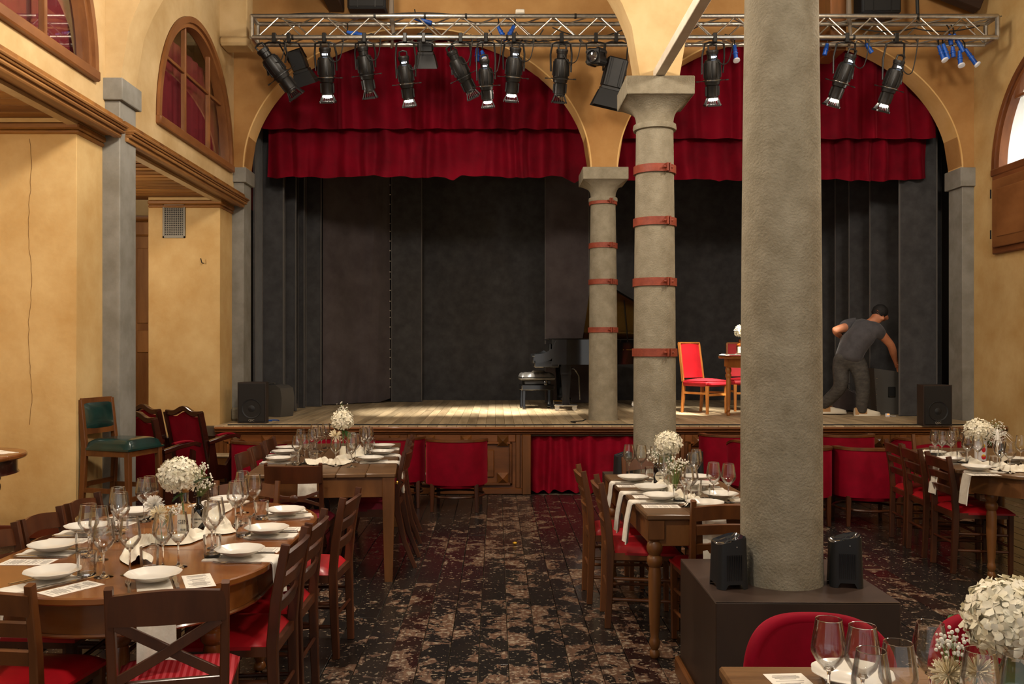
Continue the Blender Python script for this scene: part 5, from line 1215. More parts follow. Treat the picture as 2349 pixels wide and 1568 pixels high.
# three leaves with seams
def clip(poly, ya, yb):
    r = []; n = len(poly)
    for i in range(n):
        for lim, sg in (): pass
    def cl(P, lim, keep):
        o = []
        for i in range(len(P)):
            a, b = P[i], P[(i + 1) % len(P)]; ia, ib = keep(a[1]), keep(b[1])
            if ia: o.append(a)
            if ia != ib: t = (lim - a[1]) / (b[1] - a[1]); o.append((a[0] + (b[0] - a[0]) * t, lim))
        return o
    return cl(cl(poly, ya, lambda y: y >= ya), yb, lambda y: y <= yb)
for (ya, yb) in ((-1.2, -.236), (-.234, .234), (.236, 1.2)): edge_slab(MB(), clip(ov, ya, yb), TT - .028, TT, .005).o('table_leaf', 'table_wood', t1)
ap = MB(); iv = superoval(.925, .505, .40); n = len(iv); iv2 = superoval(.90, .48, .40)
ap.add([(x, y, TT - .028) for x, y in iv] + [(x, y, TT - .15) for x, y in iv] + [(x, y, TT - .15) for x, y in iv2], [(i, (i + 1) % n, n + (i + 1) % n, n + i)[::-1] for i in range(n)] + [(n + i, n + (i + 1) % n, 2 * n + (i + 1) % n, 2 * n + i)[::-1] for i in range(n)]); ap.o('apron', 'table_wood', t1)
MB().tube([(x * 1.008, y * 1.004, TT - .15) for x, y in iv], .008, 6, True).o('apron_bead', 'table_wood', t1)
for (x, y) in ((.02, -.62), (.375, -.60), (-.15, .45), (.28, .45)): turned_leg(MB(), x, y, .001, TT - .03, .048).o('leg', 'table_wood', t1)
def rect_table(name, label, c, hw, hl, rz, top, wood, legs='square', ov=.03, chamfer=0, leg_in=.05, boards=3):
    t = thing(name, label, 'table', (*c, 0), rz)
    if chamfer:
        P = [(-hw + chamfer, -hl), (hw - chamfer, -hl), (hw, -hl + chamfer), (hw, hl - chamfer), (hw - chamfer, hl), (-hw + chamfer, hl), (-hw, hl - chamfer), (-hw, -hl + chamfer)]; edge_slab(MB(), P, TT - .03, TT, .006).o('tabletop', top, t)
        Q = [(x * (1 - .06), y * (1 - .04)) for x, y in P]; MB().prism(Q, TT - .16, TT - .03).o('apron', wood, t)
    else:
        for k in range(boards): xa = -hw + 2 * hw * k / boards; MB().box(xa + (.001 if k else 0), xa + 2 * hw / boards - .001, -hl, hl, TT - .03, TT, .006).o('top_board', top, t)
        a, b = hw - ov - .01, hl - ov - .01
        for s in (-1, 1): MB().box(-a, a, s * b - .012, s * b + .012, TT - .17, TT - .03, .003).o('apron', wood, t); MB().box(s * a - .012, s * a + .012, -b, b, TT - .17, TT - .03, .003).o('apron', wood, t)
    a, b = hw - leg_in, hl - leg_in
    if chamfer: a, b = hw - .22, hl - .27
    for sx in (-1, 1):
        for sy in (-1, 1):
            if chamfer: a = .40 if sy < 0 else .18
            if legs == 'square': MB().sweep([(sx * a, sy * b, TT - .03), (sx * a, sy * b, TT - .18), (sx * a, sy * b, .001)], [(.085, .085), (.085, .085), (.055, .055)], ch=.08).o('leg', wood, t)
            else: turned_leg(MB(), sx * a, sy * b, .001, TT - .03, .042, 1.05).o('leg', wood, t)
    return t
t2 = rect_table('plank_dining_table', 'worn grey-brown plank table with tapering square legs left of the aisle', (-1.30, 7.18), .515, 1.02, R(5), 'table_top_worn', 'table_oak', boards=5)
MB().lathe([(.006, 0), (.006, .02), (.016, .026), (.016, .036), (0, .04)], 10).o('drawer_knob', 'brass', t2, loc=(.49, -.80, TT - .10), rot=(0, R(90), 0))
t3 = rect_table('narrow_dining_table', 'narrow wooden table with turned legs between the two front columns', (1.125, 5.41), .36, .755, R(1.5), 'table_top_worn', 'table_oak', 'turned', boards=3)
t4 = rect_table('cut_corner_table', 'dark wooden table with cut corners and turned legs at the right', (3.99, 6.92), .62, .90, R(-7), 'table_top_worn', 'table_oak', 'turned', chamfer=.30)
t5_ = rect_table('near_dining_table', 'knotty light wooden table cut off by the bottom right corner', (1.50, 1.96), .90, .46, R(-.6), 'table_near', 'table_oak', boards=4)
t6 = thing('round_side_table', 'round wooden table with turned legs cut off by the left picture edge', 'table', (-3.42, 5.62, ST))
cir = [(.42 * math.cos(6.2832 * k / 40), .42 * math.sin(6.2832 * k / 40)) for k in range(40)]
for (ya, yb) in ((-.5, -.10), (-.098, .5)): edge_slab(MB(), clip(cir, ya, yb), TT - .03, TT, .008).o('table_leaf', 'table_wood', t6)
MB().lathe([(.36, TT - .13), (.375, TT - .125), (.365, TT - .11), (.365, TT - .03)], 40, cap=False).o('apron', 'dark_mahogany', t6)
for k in range(4): a = R(-20 + 90 * k); turned_leg(MB(), .30 * math.cos(a), .30 * math.sin(a), .001, TT - .03, .042).o('leg', 'dark_mahogany', t6)

# ------------------------------------------------------------------ tableware
thin_glass('thin_glass', (.994, .996, .996), base=.022, top=.75, blend=.25); mat('clear_glass', 'ffffff', rough=.0, trans=1, ior=1.45, spec=.5); mat('porcelain', 'dcd8d0', rough=.18, coat=.4); mat('cutlery', 'c8c6c2', rough=.18, metal=1); mat('paper', 'e0dad0', rough=.8); mat('ink', '6f6a66', rough=.9)
mat('petal', 'eee8d6', 'ddd6bb', scale=30, rough=.75, sheen=.2); mat('petal_green', 'd5d8b4', rough=.75); mat('leaf', '2e5a22', '20441a', scale=14, rough=.5); mat('stem', '5d7a3a', rough=.6); mat('dried_flower', 'ddcfae', rough=.85); mat('feather', 'ece9e2', rough=.9); mat('breath', 'e6e2d6', rough=.8)
mat('black_bottle', '0b0b0d', rough=.08, coat=.6); mat('label_paper', 'ddd6c3', rough=.7); mat('cork', 'b8803f', rough=.8); mat('amber_glass', 'b8662a', rough=.05, trans=.8, ior=1.45); mat('black_ink', '1a1816', rough=.8); mat('ceramic_white', 'c9c7ca', rough=.3, coat=.4); mat('gold_paint', 'c79a2f', rough=.35, metal=.6); mat('red_paint', 'b01824', rough=.4)
WG = {'bowl': MB().lathe([(.004, .094), (.012, .097), (.030, .118), (.040, .136), (.0415, .145), (.040, .160), (.0335, .200), (.0305, .217), (.0300, .217), (.0330, .200), (.0395, .160), (.0408, .145), (.0393, .137), (.0295, .120), (.011, .100), (0.0, .098)], 24, cap=False).mesh('bowl', 'thin_glass', 60),
      'rim': MB().tube([(.0303 * math.cos(6.2832 * k / 24), .0303 * math.sin(6.2832 * k / 24), .217) for k in range(24)], .0008, 5, True).mesh('rim', 'clear_glass'),
      'stem': MB().lathe([(.0345, 0), (.0350, .0012), (.030, .0030), (.010, .0075), (.0042, .016), (.0032, .05), (.0036, .085), (.006, .0945), (.012, .0975), (.009, .1025), (.0, .104)], 20, cap=True).mesh('stem', 'clear_glass', 60)}
TB = {'wall': MB().lathe([(.0335, .012), (.0365, .085), (.0367, .092), (.0350, .092), (.0322, .014)], 24, cap=False).mesh('wall', 'thin_glass', 60), 'base': MB().lathe([(.031, 0), (.0335, .002), (.0336, .0125), (.0322, .016), (0, .013)], 24, cap=True).mesh('base', 'clear_glass', 60),
      'rim': MB().tube([(.036 * math.cos(6.2832 * k / 24), .036 * math.sin(6.2832 * k / 24), .092) for k in range(24)], .0009, 5, True).mesh('rim', 'clear_glass')}
def plate_mesh():
    pr = [(.0, .006), (.055, .006), (.062, .009), (.088, .021), (.100, .026), (.1005, .0245), (.086, .017), (.060, .002), (.052, 0), (.0, 0)]; n = 40; vs = []
    for (r, z) in pr:
        for k in range(n): a = 2 * math.pi * k / n; w = 1 + (.018 * math.cos(a * 10) if r > .08 else 0); vs.append((r * w * math.cos(a), r * w * math.sin(a), z))
    return MB().add(vs, [(i * n + k, i * n + (k + 1) % n, i * n + n + (k + 1) % n, i * n + n + k)[::-1] for i in range(len(pr) - 1) for k in range(n)]).mesh('dinner_plate', 'porcelain', 60)
PLATE = plate_mesh()
def fork_mesh():
    m = MB(); m.sweep([(0, -.10, .004), (0, -.04, .003), (0, .0, .0045), (0, .03, .006), (0, .052, .003)], [(.013, .002), (.009, .002), (.006, .002), (.012, .0018), (.020, .0016)])
    for k in range(4): x = -.0085 + k * .0057; m.sweep([(x, .050, .003), (x, .075, .0015), (x, .098, .005)], [(.004, .0016), (.0032, .0015), (.002, .0012)])
    return m.mesh('fork', 'cutlery')
def knife_mesh():
    m = MB(); m.sweep([(0, -.11, .005), (0, -.05, .005), (0, -.01, .0045)], [(.012, .008), (.015, .008), (.010, .006)]); m.sweep([(0, -.012, .0045), (.001, .03, .004), (.002, .09, .003), (-.002, .11, .003)], [(.009, .004), (.017, .003), (.016, .002), (.003, .001)]); return m.mesh('knife', 'cutlery')
FORK, KNIFE = fork_mesh(), knife_mesh()
def lines_mesh():
    m = MB(); r = random.Random(5); y = .085
    while y > -.085:
        w = r.uniform(.02, .04); m.box(-w, w, y - .0011, y + .0011, .0006, .0009); y -= r.choice([.006, .006, .007, .014])
    return m.mesh('print', 'ink')
MENU = MB().box(-.052, .052, -.10, .10, 0, .0006).mesh('menu_card', 'paper'); PRINT = lines_mesh()
def napkin_mesh(over, hang, seed):
    """folded napkin: lies 0.20 m inwards from the edge (y=0 edge, +y outwards) then hangs"""
    r = random.Random(seed); pts = [(-.285, .001), (-.2, .0025), (-.1, .0015), (-.02, .002)] if hang else [(-.245, .001), (-.2, .0025), (-.1, .0015), (-.02, .002)]
    if hang: pts += [(.006, .001), (.014, -.008), (.018, -.03), (.022 + r.uniform(-.006, .012), -hang * .5), (.026 + r.uniform(-.01, .02), -hang)]
    def fn(u, v):
        f = u * (len(pts) - 1); i = min(int(f), len(pts) - 2); t = f - i; y = pts[i][0] + (pts[i + 1][0] - pts[i][0]) * t; z = pts[i][1] + (pts[i + 1][1] - pts[i][1]) * t
        sp = 1 + (.12 * u if hang else 0); x = (v - .5) * .115 * sp
        return (x, y + (.010 * math.sin(v * 7 + seed) * u if hang else 0), z + (.002 * math.sin(v * 9 + u * 6)))
    return MB().slab(fn, 22, 6, .007).mesh('napkin', 'linen', 60)
NAPH = [napkin_mesh(1, .19, 1), napkin_mesh(1, .23, 2), napkin_mesh(1, .15, 3)]; NAPF = [napkin_mesh(0, 0, 4)]
def rotp(a, x, y): return (x * math.cos(a) - y * math.sin(a), x * math.sin(a) + y * math.cos(a))
def put(name, me, loc, rz, label, cat, group):
    o = link(name, me, None, loc, (0, 0, rz)); return tag(o, label, cat, group)
def edge_of(p, out, table, kind, dims):
    """walk outwards from p until the table outline is crossed"""
    c = Vector(table.location); rz = table.rotation_euler.z; d = Vector((math.cos(R(out)), math.sin(R(out)), 0)); t = .05
    while t < .6:
        q = Vector((p[0], p[1], 0)) + d * t - Vector((c.x, c.y, 0)); x, y = rotp(-rz, q.x, q.y)
        if kind == 'oval': inside = abs(x) < dims[1] and (abs(y) < dims[2] or ((abs(y) - dims[2]) / (dims[0] - dims[2])) ** 2 + (x / dims[1]) ** 2 < 1)
        else: inside = abs(x) < dims[0] and abs(y) < dims[1] and abs(x) / 1 + abs(y) < dims[0] + dims[1] - (dims[2] if len(dims) > 2 else 0)
        if not inside: break
        t += .004
    return (p[0] + d.x * t, p[1] + d.y * t), t
def setting(E, out, where, hang=0, menu=1, fork=1, knife=1, tilt=0, z=TT, plate=1, nap=1, d=.155):
    """E: point on the table edge, out: outward direction in degrees; diner sits outside"""
    a = R(out - 90) + R(tilt)                      # local +y -> outward
    P = lambda x, y, dz=0: (E[0] + rotp(a, x, y)[0], E[1] + rotp(a, x, y)[1], z + dz)
    if nap: put('napkin', (NAPH[hang - 1] if hang else NAPF[0]), P(0, 0 if hang else .155 - d, .002), a, ('white napkin hanging over the edge at ' if hang else 'white folded napkin lying at ') + where, 'napkin', 'folded napkins')
    if plate: put('dinner_plate', PLATE, P(0, -d, .0175), a, 'white scalloped plate at ' + where, 'plate', 'white plates')
    if fork: put('fork', FORK, P(.085, .015 - d, .001), a + math.pi, 'steel fork at ' + where, 'fork', 'forks')
    if knife: put('knife', KNIFE, P(-.075, .015 - d, .001), a + math.pi, 'steel knife at ' + where, 'knife', 'knives')
    if menu:
        m = thing('menu_card', 'printed white menu card at ' + where, 'menu', P(-.155, .025 - d, .0006), a + math.pi, 'menu cards'); link('card', MENU, m); link('print', PRINT, m)
def wine(p, label):
    t = thing('wine_glass', label, 'wine glass', (p[0], p[1], p[2] + .0005), rnd.uniform(0, 3), 'wine glasses')
    for k in WG: link(k, WG[k], t)
def tumbler(p, label):
    t = thing('tumbler', label, 'tumbler', (p[0], p[1], p[2] + .0005), rnd.uniform(0, 3), 'water tumblers')
    for k in TB: link(k, TB[k], t)
# oval table
T = 'the oval table'
for (px, py, out, w, hang, kw) in (
        (127, 1322, -128, 'the near left place of ' + T, 2, dict(tilt=6)), (122, 1258, 180, 'the second left place of ' + T, 0, {}), (200, 1214, 180, 'the third left place of ' + T, 0, {}), (312, 1178, 172, 'the far left place of ' + T, 0, dict(fork=0)),
        (525, 1150, 80, 'the far end of ' + T, 0, dict(menu=1, knife=0)), (655, 1176, 20, 'the far right place of ' + T, 0, {}), (612, 1219, 0, 'the middle right place of ' + T, 0, {}), (550, 1269, -2, 'the near right place of ' + T, 3, {}), (352, 1326, -66, 'the near end of ' + T, 2, {})):
    E0, dd = edge_of(on_plane(px, py, TT + .02), out, t1, 'oval', (.985, .565, .43)); setting(E0, out, w, hang, d=dd, **kw)
GL1 = [(238, 1323, 'in front of the near left plate'), (298, 1317, 'nearest the cross-back chair'), (374, 1303, 'left of the two beside the gauze runner end'), (409, 1300, 'right of the two beside the gauze runner end'), (228, 1284, 'behind the near left pair'), (203, 1276, 'furthest left of the near cluster'),
       (276, 1240, 'left of the dried flowers, nearer one'), (271, 1224, 'left of the dried flowers, further one'), (330, 1196, 'in the far left pair, left one'), (345, 1190, 'in the far left pair, right one'), (486, 1268, 'behind the near right tumbler'), (494, 1256, 'doubled up behind the near right tumbler'),
       (552, 1200, 'behind the middle right tumbler'), (583, 1184, 'beside the far right tumbler'), (556, 1176, 'left of the far right tumbler, rearmost'), (540, 1206, 'left of the middle right tumbler')]
for (px, py, w) in GL1: wine(on_plane(px, py, TT), 'wine glass on the oval table, ' + w)
for (px, py, w) in ((193, 1268, 'behind the second left plate'), (199, 1322, 'right of the near left plate'), (343, 1308, 'behind the near end plate'), (487, 1278, 'left of the near right plate'), (558, 1230, 'left of the middle right plate'), (600, 1190, 'left of the far right plate'), (489, 1152, 'beside the far end plate'), (277, 1216, 'behind the third left plate')): tumbler(on_plane(px, py, TT), 'clear tumbler on the oval table ' + w)
# worn plank table
T = 'the worn plank table'
for (px, py, out, w, hang) in ((851, 1054, 4, 'the near right place of ' + T, 2), (876, 1039, 4, 'the middle right place of ' + T, 3), (880, 1025, 5, 'the far right place of ' + T, 0), (640, 1055, 184, 'the near left place of ' + T, 0), (652, 1039, 184, 'the second left place of ' + T, 0), (660, 1030, 184, 'the third left place of ' + T, 0)):
    E0, dd = edge_of(on_plane(px, py, TT + .02), out, t2, 'rect', (.515, 1.02)); setting(E0, out, w, hang, menu=0, d=dd)
setting((-1.30, 6.157), -85, 'the near end of ' + T, 3, menu=0, plate=0, fork=0, knife=0)
for (px, py, w) in ((806, 1071, 'right of the pair alone at the front'), (770, 1069, 'left of the pair alone at the front'), (807, 1056, 'left of the cluster by the near right plate'), (815, 1060, 'nearest the near right plate'), (682, 1066, 'behind the near left tumbler'), (699, 1062, 'right of the near left tumbler'), (834, 1042, 'behind the right tumbler'), (840, 1036, 'tall among the right cluster'),
                    (846, 1040, 'rightmost of the right cluster'), (716, 1046, 'in the left cluster, nearest'), (727, 1040, 'in the left cluster, centre'), (737, 1036, 'in the left cluster, by the flowers'), (722, 1030, 'in the left cluster, rear'), (748, 1028, 'furthest left glass behind the flowers'), (690, 1046, 'beside the second left plate')): wine(on_plane(px, py, TT), 'wine glass on the worn plank table, ' + w)
for (px, py, w) in ((677, 1064, 'beside the near left plate'), (719, 1061, 'on the gauze runner'), (845, 1045, 'beside the middle right plate'), (851, 1031, 'beside the far right plate'), (716, 1041, 'among the left glasses')): tumbler(on_plane(px, py, TT), 'clear tumbler on the worn plank table ' + w)
# narrow table
T = 'the narrow table'
for (px, py, out, w, hang) in ((1452, 1099, 180, 'the far left place of ' + T, 3), (1492, 1122, 180, 'the middle left place of ' + T, 2), (1515, 1142, 180, 'the near left place of ' + T, 2), (1653, 1139, 0, 'the near right place of ' + T, 0), (1611, 1115, 0, 'the middle right place of ' + T, 0), (1596, 1098, 0, 'the far right place of ' + T, 0)):
    E0, dd = edge_of(on_plane(px, py, TT + .02), out, t3, 'rect', (.36, .755)); setting(E0, out, w, hang, menu=1 if out == 180 else 0, d=dd)
setting((1.13, 4.654), -88.5, 'the near end of ' + T, 2, menu=0, fork=0, knife=0)
for (px, py, w) in ((1443, 1094, 'left of the pair before the rear column'), (1471, 1095, 'right of the pair before the rear column'), (1503, 1099, 'below the hydrangea'), (1524, 1127, 'behind the middle left plate'), (1534, 1122, 'beside the round label bottle'), (1576, 1161, 'nearest the napkin chair'), (1585, 1154, 'doubled up near the napkin chair'), (1637, 1148, 'left of the right pair'), (1671, 1152, 'right of the right pair by the big column'), (1597, 1108, 'by the red card'), (1590, 1118, 'behind the front tumblers')): wine(on_plane(px, py, TT), 'wine glass on the narrow table, ' + w)
for (px, py, w) in ((1492, 1104, 'beside the far left plate'), (1558, 1150, 'with the white gauze behind it'), (1615, 1148, 'nearest the napkin chair'), (1596, 1135, 'beside the middle right plate')): tumbler(on_plane(px, py, TT), 'clear tumbler on the narrow table ' + w)
rc = on_plane(1610, 1106, TT); tag(MB().box(-.10, .10, -.05, .05, .001, .004).o('red_card', 'red_paint', None, loc=(rc.x, rc.y + .05, TT)), 'red card lying on the narrow table among the glasses', 'card')
# cut-corner table
T = 'the cut-corner table'
for (px, py, out, w, hang) in ((2241, 1075, 176, 'the near left place of ' + T, 2), (2178, 1056, 176, 'the middle left place of ' + T, 2), (2140, 1041, 176, 'the far left place of ' + T, 0), (2332, 1056, -4, 'the right side of ' + T, 0)): E0, dd = edge_of(on_plane(px, py, TT + .02), out, t4, 'rect', (.62, .90, .30)); setting(E0, out, w, hang, menu=1 if px == 2241 else 0, d=dd)
for (px, py, w) in ((2145, 1049, 'leftmost of the row'), (2161, 1051, 'second from the left'), (2182, 1052, 'third from the left'), (2188, 1041, 'behind the third from the left'), (2220, 1064, 'left of the ceramic bottle'), (2243, 1066, 'before the ceramic bottle'), (2211, 1041, 'behind, left of the hydrangea'), (2294, 1081, 'nearest the camera'), (2317, 1085, 'right of the nearest one'), (2342, 1066, 'cut by the picture edge')): wine(on_plane(px, py, TT), 'wine glass on the cut-corner table, ' + w)
for (px, py, w) in ((2143, 1050, 'at its left end'), (2206, 1063, 'beside the middle left plate'), (2281, 1075, 'beside the near left plate')): tumbler(on_plane(px, py, TT), 'clear tumbler on the cut-corner table ' + w)
# near right table
setting((.915, 2.42), 92, 'the velvet chair of the near right table', 0, menu=0, fork=0, plate=0, knife=0)
put('dinner_plate', PLATE, (.905, 2.27, TT + .0175), 0, 'white scalloped plate at the bottom right, in front of the velvet chair', 'plate', 'white plates')
put('knife', KNIFE, (.845, 2.27, TT + .001), R(168), 'steel knife beside the near right menu card', 'knife', 'knives')
m = thing('menu_card', 'printed white menu card on the near right table', 'menu', (.765, 2.27, TT + .0006), R(4), 'menu cards'); link('card', MENU, m); link('print', PRINT, m)
for (x, y, w) in ((.793, 2.13, 'tallest looking, furthest left'), (.853, 2.08, 'second from the left'), (.802, 1.91, 'third, standing nearest'), (.882, 1.96, 'right of the nearest'), (1.035, 1.91, 'below the chrysanthemums'), (1.10, 1.88, 'at the right picture edge'), (1.02, 2.10, 'behind the fluted vase')): wine((x, y, TT), 'wine glass on the near right table, ' + w)
setting((1.45, 2.42), 90, 'the right end of the near right table', 0, menu=0, fork=0)
pp = on_plane(4, 1026, TT + ST); put('napkin', NAPF[0], (-3.30, 5.80, TT + ST), R(60), 'small white napkin on the round table at the left edge', 'napkin', 'folded napkins')

# ------------------------------------------------------------------ gauze runners
def gauze(pts, w, label, seed, z=TT):
    r = random.Random(seed); pts = [Vector((*p, 0)) for p in pts]; ph = [r.uniform(0, 6.28) for _ in range(6)]
    def cen(u):
        f = u * (len(pts) - 1); i = min(int(f), len(pts) - 2); return pts[i].lerp(pts[i + 1], f - i)
    def fn(u, v):
        c = cen(u); d = (cen(min(1, u + .02)) - cen(max(0, u - .02))).normalized(); n = Vector((-d.y, d.x, 0)); ww = w * (.7 + .3 * math.sin(u * 17 + ph[0]) + .15 * math.sin(u * 41 + ph[1])); q = (v - .5) * 2
        hgt = .006 + .032 * max(0, math.sin(v * 9 + 5 * math.sin(u * 9 + ph[2]) + ph[3])) * (1 - q * q) + .018 * abs(math.sin(u * 23 + v * 6 + ph[4])) * (1 - abs(q) ** 3)
        p = c + n * ww * q * .5; return (p.x, p.y, z + hgt)
    t = MB().grid(fn, 90, 14); tag(t.o('gauze_runner', 'linen_cream', None, ang=180), label, 'table runner', 'crumpled gauze runners')
def op(*l): return [tuple(on_plane(px, py, TT))[:2] for px, py in l]
gauze(op((322, 1296), (300, 1262), (345, 1245), (420, 1246), (470, 1226), (520, 1222), (490, 1190), (520, 1168)), .11, 'crumpled cream gauze runner winding along the oval table', 1)
gauze(op((700, 1066), (735, 1062), (775, 1066), (790, 1054), (815, 1046), (830, 1030)), .16, 'crumpled cream gauze runner on the worn plank table', 2)
gauze(op((1600, 1163), (1585, 1150), (1550, 1138), (1520, 1118), (1505, 1100)), .15, 'crumpled cream gauze runner on the narrow table', 3)
gauze(op((2115, 1046), (2150, 1047), (2200, 1052), (2230, 1064), (2280, 1072), (2325, 1082), (2349, 1082)), .17, 'crumpled cream gauze runner on the cut-corner table', 4)

# ------------------------------------------------------------------ flowers and bottles
def hydrangea(parent, c, r, seed, n=150, ps=.016, green=.05, sz=.92):
    rr = random.Random(seed); mb = MB(); mb.ball(c, (r * .72, r * .72, r * .66), 14, 9)
    for k in range(n):
        zz = 1 - 1.75 * (k + .5) / n; a = k * 2.39996 + rr.uniform(-.2, .2); q = math.sqrt(max(0, 1 - zz * zz)); d = Vector((q * math.cos(a), q * math.sin(a), zz)); p = Vector(c) + Vector((d.x * r, d.y * r, d.z * r * sz)) * rr.uniform(.88, 1.06)
        t1 = d.orthogonal().normalized(); t2 = d.cross(t1); a0 = rr.uniform(0, 1.5); s = ps * rr.uniform(.8, 1.2)
        for j in range(4):
            b = a0 + j * math.pi / 2; e = t1 * math.cos(b) + t2 * math.sin(b); f = t1 * math.cos(b + 1.57) + t2 * math.sin(b + 1.57); up = rr.uniform(-.15, .45)
            mb.add([p, p + e * s * .55 + f * s * .42 + d * s * .12, p + e * s * 1.0 + f * s * .2 + d * s * up, p + e * s * 1.05 - f * s * .2 + d * s * (up + .1), p + e * s * .55 - f * s * .45 + d * s * .05], [(0, 1, 2), (0, 2, 3), (0, 3, 4)])
    return tag(mb.o('hydrangea_bloom', 'petal', parent, ang=180), None, kind='stuff')
def leafy(parent, base, tip, w, seed=0):
    b, t = Vector(base), Vector(tip); d = t - b; sd = d.cross(Vector((0, 0, 1))).normalized(); n = sd.cross(d).normalized(); L = d.length
    MB().slab(lambda u, v: b + d * v + sd * (u - .5) * 2 * w * math.sin(math.pi * min(.999, v * .96 + .02)) ** .8 + n * (.10 * L * math.sin(math.pi * v) - .25 * w * abs(2 * u - 1) * -1), 6, 10, .0008).o('leaf', 'leaf', parent, ang=80)
def breath(parent, c, r, seed, n=60, base=None):
    rr = random.Random(seed); mb = MB(); st = MB(); base = Vector(base) if base else Vector(c) - Vector((0, 0, r * 1.6))
    for k in range(n):
        d = Vector((rr.gauss(0, 1), rr.gauss(0, 1), rr.gauss(0, 1))).normalized() * rr.random() ** .5; p = Vector(c) + Vector((d.x * r, d.y * r, d.z * r)); mb.ball(p, rr.uniform(.003, .0055), 5, 4)
        if k % 3 == 0: st.tube([base, base.lerp(p, .6) + Vector((0, 0, .006)), p], .0007, 3)
    tag(mb.o('babys_breath', 'breath', parent), None, kind='stuff'); st.o('sprig_stems', 'stem', parent)
def bottle(loc, h, r, m, label, name='glass_bottle', lab=None, text=None, stopper=None, lab_round=False, txt2=None):
    t = thing(name, label, 'bottle', loc); s = h
    MB().lathe([(0, .004), (r * .9, 0), (r, .006), (r, s * .58), (r * .93, s * .66), (r * .55, s * .74), (r * .36, s * .78), (r * .34, s * .96), (r * .42, s * .965), (r * .42, s), (r * .30, s), (r * .30, s * .80), (r * .5, s * .74)], 26, cap=False).o('body', m, t, ang=60)
    if lab:
        n = 16; a0, a1 = -1.57 - lab, -1.57 + lab; g = MB().grid(lambda u, v: ((r + .0012) * math.cos(a0 + (a1 - a0) * u), (r + .0012) * math.sin(a0 + (a1 - a0) * u), s * .10 + s * .42 * v), n, 1); lo = g.o('label', 'label_paper', t)
        if text: text_obj(text, r * .75, 'black_ink', lo, (0, -r - .0022, s * .36), (R(90), 0, 0))
        if txt2: text_obj(txt2, r * .34, 'black_ink', lo, (0, -r - .0022, s * .20), (R(90), 0, 0))
    return t
def posy(name, label, base, loc_rel, r, seed, n, ps, leaves=(), br=None, stem=True):
    t = thing(name, label, 'flowers', base, 0, 'flower arrangements'); hydrangea(t, loc_rel, r, seed, n, ps)
    if stem: MB().tube([(0, 0, .02), (loc_rel[0] * .4, loc_rel[1] * .4, loc_rel[2] * .5), (loc_rel[0], loc_rel[1], loc_rel[2] - r * .4)], .004, 6).o('stem', 'stem', t)
    for (b, tip, w) in leaves: leafy(t, b, tip, w)
    if br: breath(t, br[0], br[1], seed + 50, br[2], (0, 0, .15))
    return t
# oval table
B1 = on_plane(426, 1232, TT)
b = bottle(B1, .215, .037, 'thin_glass', 'clear gin bottle with a cream label holding the big hydrangea on the oval table', lab=.95, text='GIN', txt2='1618')
MB().lathe([(.0128, .207), (.0145, .209), (.0145, .235), (.011, .236)], 14).o('copper_collar', 'cork', b)
posy('hydrangea_posy', 'big white hydrangea with a green leaf in the gin bottle on the oval table', B1, (-.03, 0, .285), .085, 1, 190, .019, (((.02, 0, .22), (.12, -.02, .275), .026), ((.0, .0, .20), (-.05, -.03, .165), .02)))
B2 = on_plane(456, 1220, TT); b = bottle(B2, .17, .033, 'black_bottle', 'black apothecary bottle with a diamond label behind the gin bottle', 'black_bottle')
MB().add([(0, -.0355, .02), (.034, -.0358, .062), (0, -.0355, .105), (-.034, -.0358, .062)], [(0, 1, 2, 3)]).o('label', 'label_paper', b); text_obj("HENDRICK'S", .0095, 'black_ink', b, (0, -.0372, .068), (R(90), 0, 0)); text_obj('GIN', .008, 'black_ink', b, (0, -.0372, .052), (R(90), 0, 0))
t = thing('gypsophila_sprig', 'spray of baby\'s breath in the black bottle on the oval table', 'flowers', B2, 0, 'flower arrangements'); breath(t, (.02, .0, .235), .055, 3, 90, (0, 0, .15)); breath(t, (.02, 0, .31), .025, 4, 25, (0, 0, .15))
B3 = on_plane(372, 1250, TT); b = thing('bud_vase', 'small clear bud vase on the oval table', 'vase', B3)
MB().lathe([(.028, 0), (.03, .004), (.03, .06), (.018, .085), (.02, .10), (.019, .10), (.016, .086), (.028, .06), (.028, .006)], 20, cap=False).o('body', 'thin_glass', b)
def spiky(parent, c, r, seed, m='dried_flower', n=120, up=.2):
    rr = random.Random(seed); mb = MB()
    for k in range(n):
        d = Vector((rr.gauss(0, 1), rr.gauss(0, 1), rr.gauss(0, 1) + up)).normalized(); q = Vector(c) + d * r * rr.uniform(.85, 1.1); sd = d.orthogonal().normalized() * r * .06; mb.add([Vector(c) + d * r * .15 - sd, Vector(c) + d * r * .15 + sd, q + sd * .7, q - sd * .7 + Vector((0, 0, r * .03))], [(0, 1, 2, 3)])
    return tag(mb.o('spiky_bloom', m, parent, ang=180), None, kind='stuff')
t = thing('dried_posy', 'dried cream flower and white pompom in the bud vase on the oval table', 'flowers', B3, 0, 'flower arrangements'); spiky(t, (-.015, 0, .135), .04, 1); breath(t, (.045, .02, .155), .035, 5, 40, (0, 0, .08)); spiky(t, (-.055, .05, .165), .045, 2, 'feather', 220, .6); MB().tube([(0, 0, .02), (-.01, 0, .12)], .002, 5).o('stem', 'stem', t)
